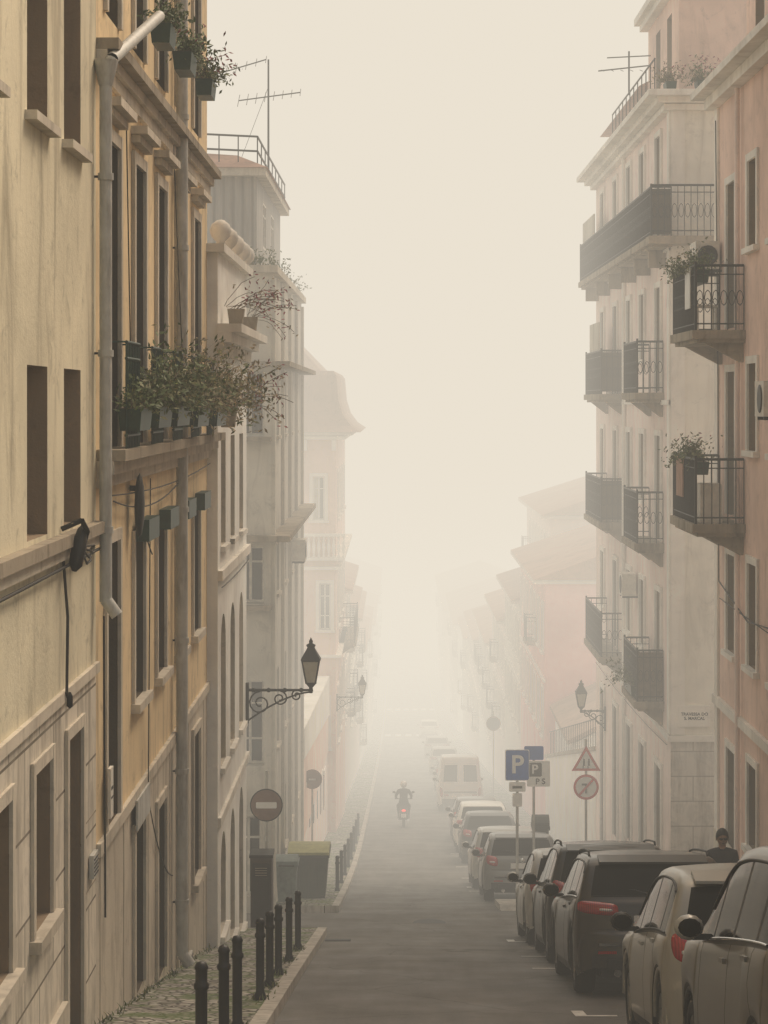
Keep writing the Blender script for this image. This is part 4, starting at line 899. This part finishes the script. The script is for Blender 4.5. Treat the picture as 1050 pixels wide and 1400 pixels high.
    if rails:
        for x_ in (-1,1):
            pts=[]
            for s in (.20,.215,.27,.35,.45,.53,.545):
                i=min(range(len(ss)),key=lambda q:abs(ss[q]-s)); zz=info[i][0]; pts.append((x_*(abs(rings[i][11][0])-.02),ss[i]*L,zz+(.03 if .21<s<.54 else -.01)))
            o.tube('roof_rail',M['plastic'],pts,.014,6)
    yb=-.012
    def ysurf(x,z):
        K2=[(k[1]*H,k[0]*L) for k in K[:10]]
        yy=K2[-1][1]
        for (za,ya),(zc_,yc_) in zip(K2[:-1],K2[1:]):
            if za<=z<=zc_: yy=ya+(yc_-ya)*(z-za)/(zc_-za); break
        s_=yy/L; return yy+max(0,1-s_/.13)**1.5*.26*(abs(x)/w)**3
    def lamp(part,mat,cx,cz,rx,rz,off,ex=3.2):
        for x_ in (-1,1):
            vs=[];n_=28;m_=5
            for a_ in range(m_):
                rr=1-a_/(m_-1)*.999
                for b_ in range(n_):
                    t=2*math.pi*b_/n_; cc,sn=math.cos(t),math.sin(t)
                    x=cx+rx*rr*math.copysign(abs(cc)**(2/ex),cc); z=cz+rz*rr*math.copysign(abs(sn)**(2/ex),sn)+.25*(x-cx)*(rz/rx)
                    vs.append((x_*x,ysurf(x,z)-off*(1-rr**6)+.006,z))
            o.add(part,mat,vs,[(q*n_+b_,q*n_+(b_+1)%n_,(q+1)*n_+(b_+1)%n_,(q+1)*n_+b_) for q in range(m_-1) for b_ in range(n_)],True)
    if style=='suv': lamp('tail_light',M['tail'],w*.70,.615*H,w*.25,.048*H,.035); lamp('tail_light_lens',M['lens'],w*.62,.605*H,w*.10,.012*H,.045)
    elif style=='hatch': lamp('tail_light',M['tail'],w*.76,.60*H,w*.15,.075*H,.035); lamp('tail_light_lens',M['lens'],w*.76,.585*H,w*.09,.016*H,.045)
    elif style=='wagon': lamp('tail_light',M['tail'],w*.78,.60*H,w*.12,.085*H,.035); lamp('tail_light_lens',M['lens'],w*.78,.57*H,w*.07,.014*H,.045)
    else: lamp('tail_light',M['tail'],w*.84,.36*H,w*.07,.09*H,.03)
    if style!='van':
        i0=[q for q in range(len(ss)) if S['sg'][0][0]<=ss[q]<=S['sg'][-1][1]]
        for x_ in (-1,1):
            o.tube('window_trim',M['chrome'] if style=='suv' else M['plastic'],[(x_*(rings[q][7][0]+.004),rings[q][7][1],rings[q][7][2]) for q in i0],.010,5)
            o.tube('window_trim',M['plastic'],[(x_*(rings[q][10][0]+.002),rings[q][10][1],rings[q][10][2]) for q in i0],.011,5)
        for zf,tt in ((.47,.008),(.63 if style=='wagon' else .70,.005)):
            o.tube('tailgate_gap',M['plastic'],[(x*w,ysurf(x*w,zf*H)-.0,zf*H) for x in [-.78+.156*q for q in range(11)]],.005,4)
        o.box('rear_diffuser',M['plastic'],-w*.62,w*.62,.0,.1,.19*H,.26*H)
    if plt: o.box('number_plate',M['plate'],-.26,.26,her([(k[1],k[0]) for k in K[:8]],.53)*L-.03,her([(k[1],k[0]) for k in K[:8]],.53)*L+.005,.49*H,.49*H+.115)
    o.box('rear_bumper_strip',M['chrome'] if rails else M['plastic'],-w*.72,w*.72,yb+.02,yb+.06,.355*H,.375*H)
    for x_ in (-1,1): o.box('reflector',M['tail'],x_*w*.62-.1,x_*w*.62+.1,.03,.09,.30*H,.32*H); o.cyl('exhaust',M['chrome'],(x_*w*.5,.03,.25),(x_*w*.5,.2,.25),.04,.04,10)
    if style!='van':
        o.lathe('badge',M['chrome'],(0,.028*L,.61*H),(0,-1,0),[(.05,0),(.05,.02),(.0,.024)],16)
        o.tube('wiper',M['plastic'],[(0,.048*L,.70*H),(-.22,.058*L,.74*H),(-.42,.066*L,.755*H)],.009,5)
        if low: o.box('high_brake_light',M['tail'],-.15,.15,S['rg'][1]*L-.02,S['rg'][1]*L+.03,.925*H,.94*H)
        o.hexa('spoiler',pm,[(-w*.66,S['rg'][1]*L-.06,.925*H),(w*.66,S['rg'][1]*L-.06,.925*H),(w*.66,S['rg'][1]*L+.2,.965*H),(-w*.66,S['rg'][1]*L+.2,.965*H),(-w*.66,S['rg'][1]*L-.06,.94*H),(w*.66,S['rg'][1]*L-.06,.94*H),(w*.66,S['rg'][1]*L+.2,.99*H),(-w*.66,S['rg'][1]*L+.2,.99*H)])
    o.finish()
pb=paint('paint_brown_grey',(.13,.118,.095)); pd=paint('paint_dark_bronze',(.03,.024,.018)); ps=paint('paint_silver',(.40,.39,.355)); pw=paint('paint_white',(.66,.64,.58),.0); pk=paint('paint_charcoal',(.035,.035,.033)); pg=paint('paint_grey',(.16,.155,.145)); pcr=paint('paint_champagne',(.33,.31,.26))
car('parked_suv',2.93,11.5,4.5,1.86,1.72,pb,'suv',False,mirror=ps)
car('parked_car',2.90,16.4,3.85,1.74,1.50,pcr,'hatch',mirror=M['plastic'])
car('parked_car',2.82,23.4,4.4,1.80,1.50,pd,'suv',True)
car('parked_car',2.86,28.6,3.9,1.78,1.56,pk,'wagon',True)
car('parked_car',2.80,32.9,3.6,1.70,1.42,ps,'hatch')
car('parked_car',2.75,47.6,4.0,1.72,1.46,pg,'hatch')
car('parked_car',2.70,53.0,4.2,1.74,1.46,ps,'wagon')
car('parked_car',2.8,65.2,4.2,1.76,1.50,pk,'hatch')
car('parked_car',2.8,70.6,4.4,1.80,1.58,pw,'suv')
car('parked_car',2.8,76.2,4.2,1.76,1.48,pg,'wagon')
car('parked_van',2.75,94,5.0,1.95,2.35,pw,'van')
for i,y in enumerate((104,111,128,150,186)):
    car('parked_car',2.8,y,4.2,1.76,R.choice([1.45,1.5,1.6]),R.choice([ps,pg,pw]),R.choice(['hatch','suv','wagon']))
# ------------------------------------------------------------------ people
def skin(name,V,E,Rad,root=0):
    me=bpy.data.meshes.new(name); me.from_pydata(V,E,[]); ob=bpy.data.objects.new(name,me); scene.collection.objects.link(ob)
    md=ob.modifiers.new('s','SKIN'); 
    for i,r in enumerate(Rad): me.skin_vertices[0].data[i].radius=(r,r) if not isinstance(r,tuple) else r
    me.skin_vertices[0].data[root].use_root=True
    ob.modifiers.new('b','SUBSURF').levels=2
    dg=bpy.context.evaluated_depsgraph_get(); m2=bpy.data.meshes.new_from_object(ob.evaluated_get(dg)); bpy.data.objects.remove(ob)
    for p in m2.polygons: p.use_smooth=True
    return m2
skm=simple('skin',(.42,.25,.17),.55,0,.08); hair=simple('hair_dark',(.02,.015,.012),.6,0,.3); jac=simple('jacket_dark',(.025,.025,.03),.8); trou=simple('trousers',(.03,.035,.05),.85); shoe=simple('shoes',(.02,.02,.02),.6); helm=simple('helmet_white',(.75,.74,.7),.2,coat=1)
def head(o,c,f,s=1.,helmet=False):
    n=18; vs=[]; m=13
    for j in range(m):
        ph=math.pi*j/(m-1)
        for i in range(n):
            t=2*math.pi*i/n; x=.075*math.sin(ph)*math.cos(t); y=.098*math.sin(ph)*math.sin(t); z=.118*math.cos(ph)
            if z<0: k=1+z*2.2; x*=k; y*=(1+z*1.0)
            vs.append((c[0]+x*s,c[1]+f*y*s,c[2]+z*s))
    o.add('head',skm,vs,[(j*n+i,j*n+(i+1)%n,(j+1)*n+(i+1)%n,(j+1)*n+i) for j in range(m-1) for i in range(n)],True)
    if helmet:
        o.ell('helmet',helm,(c[0],c[1],c[2]+.03),(.13,.15,.14),16); o.box('visor',M['plastic'],c[0]-.09,c[0]+.09,c[1]+f*.13-.02,c[1]+f*.13+.02,c[2]-.04,c[2]+.05); return
    o.add('nose',skm,[(c[0]-.014,c[1]+f*.088,c[2]-.03),(c[0]+.014,c[1]+f*.088,c[2]-.03),(c[0],c[1]+f*.118,c[2]-.028),(c[0],c[1]+f*.092,c[2]+.02)],[(0,1,2),(0,2,3),(1,3,2)],True)
    for x in (-.03,.03):
        o.ell('eye_white',wht,(c[0]+x,c[1]+f*.086,c[2]+.008),(.013,.008,.008),8); o.ell('glasses',M['plastic'],(c[0]+x,c[1]+f*.098,c[2]+.008),(.027,.006,.02),10)
    o.box('glasses_bridge',M['plastic'],c[0]-.05,c[0]+.05,c[1]+f*.098-.004,c[1]+f*.098+.004,c[2]+.012,c[2]+.018)
    o.ell('mouth',redb,(c[0],c[1]+f*.084,c[2]-.055),(.024,.006,.007),8)
    for x in (-1,1): o.ell('ear',skm,(c[0]+x*.077,c[1],c[2]),(.012,.02,.03),8)
    n=18; vs=[]; m=9
    for j in range(m):
        ph=math.pi*.62*j/(m-1)
        for i in range(n):
            t=2*math.pi*i/n; fy=math.sin(t); k=ph if fy<.2 else ph*(1-.42*fy)
            vs.append((c[0]+.088*math.sin(k)*math.cos(t),c[1]+f*(.112*math.sin(k)*fy-.004),c[2]+.01+.128*math.cos(k)))
    o.add('hair',hair,vs,[(j*n+i,j*n+(i+1)%n,(j+1)*n+(i+1)%n,(j+1)*n+i) for j in range(m-1) for i in range(n)],True)
def body(o,me,split,hands,shz):
    for mt in (jac,trou,skm,shoe): me.materials.append(mt)
    for p in me.polygons:
        c=p.center
        if any((Vector(h)-c).length<.10 for h in hands): p.material_index=2
        elif c.z<shz: p.material_index=3
        elif split(c): p.material_index=1
        else: p.material_index=0
    ob=bpy.data.objects.new('body',me); scene.collection.objects.link(ob); o.extra.append(ob)
def hand(o,p,d,f):
    p=Vector(p); d=Vector(d).normalized(); sd=Vector((0,f,0)) if abs(d.y)<.8 else Vector((1,0,0))
    for k in range(4):
        q=p+sd*(k-1.5)*.02; l=(.065,.075,.07,.055)[k]; a=q+d*.05; b=a+d*l*.5; c=b+(d*.8+sd.cross(d)*.45).normalized()*l*.5
        o.cyl('finger',skm,q,a,.01,.009,6); o.cyl('finger',skm,a,b,.009,.008,6); o.cyl('finger',skm,b,c,.008,.006,6)
    o.cyl('thumb',skm,p-d*.01+sd*.03,p+d*.03+sd*.055,.011,.008,6)
o=Obj('pedestrian',(4.35,29.3,G(29.3)+.115))
V=[(0,0,.90),(0,0,1.05),(0,0,1.22),(0,0,1.36),(0,.0,1.44),(-.16,0,1.34),(-.21,.03,1.08),(-.20,-.08,.86),(-.19,-.11,.79),(.16,0,1.34),(.21,-.02,1.08),(.2,.02,.84),(.19,.03,.77),
   (-.09,0,.85),(-.10,-.12,.47),(-.10,-.16,.07),(-.10,-.28,.035),(.09,0,.85),(.10,.08,.47),(.10,.24,.10),(.10,.14,.035)]
E=[(0,1),(1,2),(2,3),(3,4),(3,5),(5,6),(6,7),(7,8),(3,9),(9,10),(10,11),(11,12),(0,13),(13,14),(14,15),(15,16),(0,17),(17,18),(18,19),(19,20)]
Rd=[.14,.13,.15,.10,.055,.065,.05,.035,.03,.065,.05,.035,.03,.09,.06,.042,.035,.09,.06,.042,.035]
me=skin('pb',V,E,Rd); body(o,me,lambda c:c.z<.86 and abs(c.x)<.17,[(-.19,-.12,.77),(.19,.03,.75)],.09)
hand(o,(-.19,-.12,.78),(0,-.3,-1),1); hand(o,(.19,.03,.76),(0,.1,-1),1); head(o,(0,-.01,1.545),-1); o.cyl('neck',skm,(0,0,1.4),(0,-.005,1.48),.05,.048,12); o.finish()
y0=84.; sl=(G(85.3)-G(84))/1.3
o=Obj('motor_scooter',(.28,y0,G(y0)+.005),(math.atan(sl),0,0))
for yy in (.3,1.55):
    o.lathe('tyre',M['rubber'],(-.055,yy,.25),(1,0,0),[(.15,0),(.23,.0),(.25,.03),(.25,.08),(.23,.11),(.15,.11)],20); o.lathe('rim',M['rim'],(-.03,yy,.25),(1,0,0),[(.15,0),(.05,.02),(0,.02)],16)
sb=paint('scooter_paint',(.08,.08,.08))
o.add('rear_body',sb,[(-.16,.0,.45),(.16,.0,.45),(.2,.5,.35),(-.2,.5,.35),(-.1,-.08,.75),(.1,-.08,.75),(.16,.75,.76),(-.16,.75,.76)],[(0,3,2,1),(4,5,6,7),(0,1,5,4),(1,2,6,5),(2,3,7,6),(3,0,4,7)])
o.hexa('seat',M['plastic'],[(-.12,-.02,.762),(.12,-.02,.762),(.14,.75,.767),(-.14,.75,.767),(-.1,.02,.85),(.1,.02,.85),(.12,.7,.82),(-.12,.7,.82)])
o.box('footboard',sb,-.2,.2,.5,1.15,.28,.34); o.hexa('leg_shield',sb,[(-.24,1.15,.3),(.24,1.15,.3),(.24,1.22,.3),(-.24,1.22,.3),(-.14,1.2,1.0),(.14,1.2,1.0),(.14,1.3,1.0),(-.14,1.3,1.0)])
o.cyl('fork',M['rim'],(0,1.3,.9),(0,1.55,.25),.04,.04,8); o.cyl('handlebar',M['plastic'],(-.34,1.12,1.05),(.34,1.12,1.05),.018,.018,8)
for x in (-1,1): o.cyl('mirror_stem',M['plastic'],(x*.25,1.12,1.05),(x*.36,1.15,1.28),.008,.008,5); o.ell('mirror',M['plastic'],(x*.37,1.15,1.3),(.07,.02,.045),10); o.ell('indicator',M['tail'],(x*.14,-.06,.62),(.03,.03,.03),8)
o.ell('tail_light',lightm('tail_light_lit',(.9,.05,.04),1.2),(0,-.09,.66),(.085,.04,.05),12); o.box('number_plate',M['plate'],-.1,.1,-.11,-.1,.40,.54); o.box('mudguard',M['plastic'],-.07,.07,-.1,.1,.38,.5); o.cyl('exhaust',M['chrome'],(.18,-.05,.3),(.18,.4,.28),.05,.05,10); o.finish()
o=Obj('scooter_rider',(.28,y0,G(y0)+.005),(math.atan(sl),0,0))
V=[(0,.35,.90),(0,.37,1.08),(0,.43,1.27),(0,.48,1.42),(0,.50,1.49),(-.19,.48,1.38),(-.30,.72,1.18),(-.29,1.0,1.08),(-.28,1.1,1.07),(.19,.48,1.38),(.30,.72,1.18),(.29,1.0,1.08),(.28,1.1,1.07),(-.12,.42,.88),(-.22,.86,.80),(-.17,.82,.42),(-.17,.95,.38),(.12,.42,.88),(.22,.86,.80),(.17,.82,.42),(.17,.95,.38)]
Rd=[.16,.15,.175,.12,.06,.075,.055,.04,.032,.075,.055,.04,.032,.10,.07,.05,.04,.10,.07,.05,.04]
me=skin('rb',V,E,Rd); body(o,me,lambda c:c.z<.93 and c.y>.2,[(-.28,1.1,1.07),(.28,1.1,1.07)],.43)
hand(o,(-.28,1.1,1.08),(0,1,-.2),1); hand(o,(.28,1.1,1.08),(0,1,-.2),1); head(o,(0,.53,1.60),1,helmet=True); o.finish()
# ------------------------------------------------------------------ fog (absorbing boxes; emission colour stands in for scattered daylight, far box brighter)
def fogbox(x0,x1,y0,y1,z0,z1,k,c):
    m=bpy.data.materials.new('fog'); m.use_nodes=True; nt=m.node_tree; nt.nodes.clear()
    out=N(nt,'ShaderNodeOutputMaterial'); ab=N(nt,'ShaderNodeVolumeAbsorption'); em=N(nt,'ShaderNodeEmission'); ad=N(nt,'ShaderNodeAddShader')
    ab.inputs['Color'].default_value=(0,0,0,1); ab.inputs['Density'].default_value=k; em.inputs['Color'].default_value=(*c,1); em.inputs['Strength'].default_value=k
    nt.links.new(ab.outputs[0],ad.inputs[0]); nt.links.new(em.outputs[0],ad.inputs[1]); nt.links.new(ad.outputs[0],out.inputs['Volume'])
    o=Obj('fog'); o.box('volume',m,x0,x1,y0,y1,z0,z1); o.finish()
fogbox(-200,200,-80,760,-66,62,.0026,(.78,.70,.575))
fogbox(-195,195,33,755,-7,50,.0105,(.80,.725,.61))
fogbox(-190,190,42,750,-62,40,.0094,(.90,.84,.725))
# ------------------------------------------------------------------ world, sun, camera
w=bpy.data.worlds.new('World'); scene.world=w; w.use_nodes=True; nt=w.node_tree
sky=nt.nodes.new('ShaderNodeTexSky'); sky.sky_type='NISHITA'; sky.sun_disc=False; EL,AZ=50,38
sky.sun_elevation=math.radians(EL); sky.sun_rotation=math.radians(AZ); sky.dust_density=6; sky.ozone_density=.2; sky.air_density=1
bg=nt.nodes['Background']; nt.links.new(mixc(nt,1.0,sky.outputs[0],(1.28,1.10,.87),'MULTIPLY'),bg.inputs[0]); bg.inputs[1].default_value=.15
sd=bpy.data.lights.new('sun','SUN'); sd.energy=2.7; sd.angle=math.radians(25); sd.color=(1,.90,.76)
so=bpy.data.objects.new('sun',sd); scene.collection.objects.link(so)
d=Vector((math.sin(math.radians(AZ))*math.cos(math.radians(EL)),math.cos(math.radians(AZ))*math.cos(math.radians(EL)),math.sin(math.radians(EL))))
so.rotation_euler=(-d).to_track_quat('-Z','Y').to_euler(); so.location=(0,0,60)
cd=bpy.data.cameras.new('camera'); co=bpy.data.objects.new('camera',cd); scene.collection.objects.link(co); scene.camera=co
co.location=(0,0,0); co.rotation_euler=(math.pi/2,0,0); cd.lens=77.14; cd.sensor_width=36; cd.sensor_fit='AUTO'; cd.shift_x=-.0121; cd.shift_y=-.1071; cd.clip_end=3000; cd.clip_start=.1
scene.view_settings.view_transform='Standard'; scene.view_settings.look='None'; scene.view_settings.exposure=0
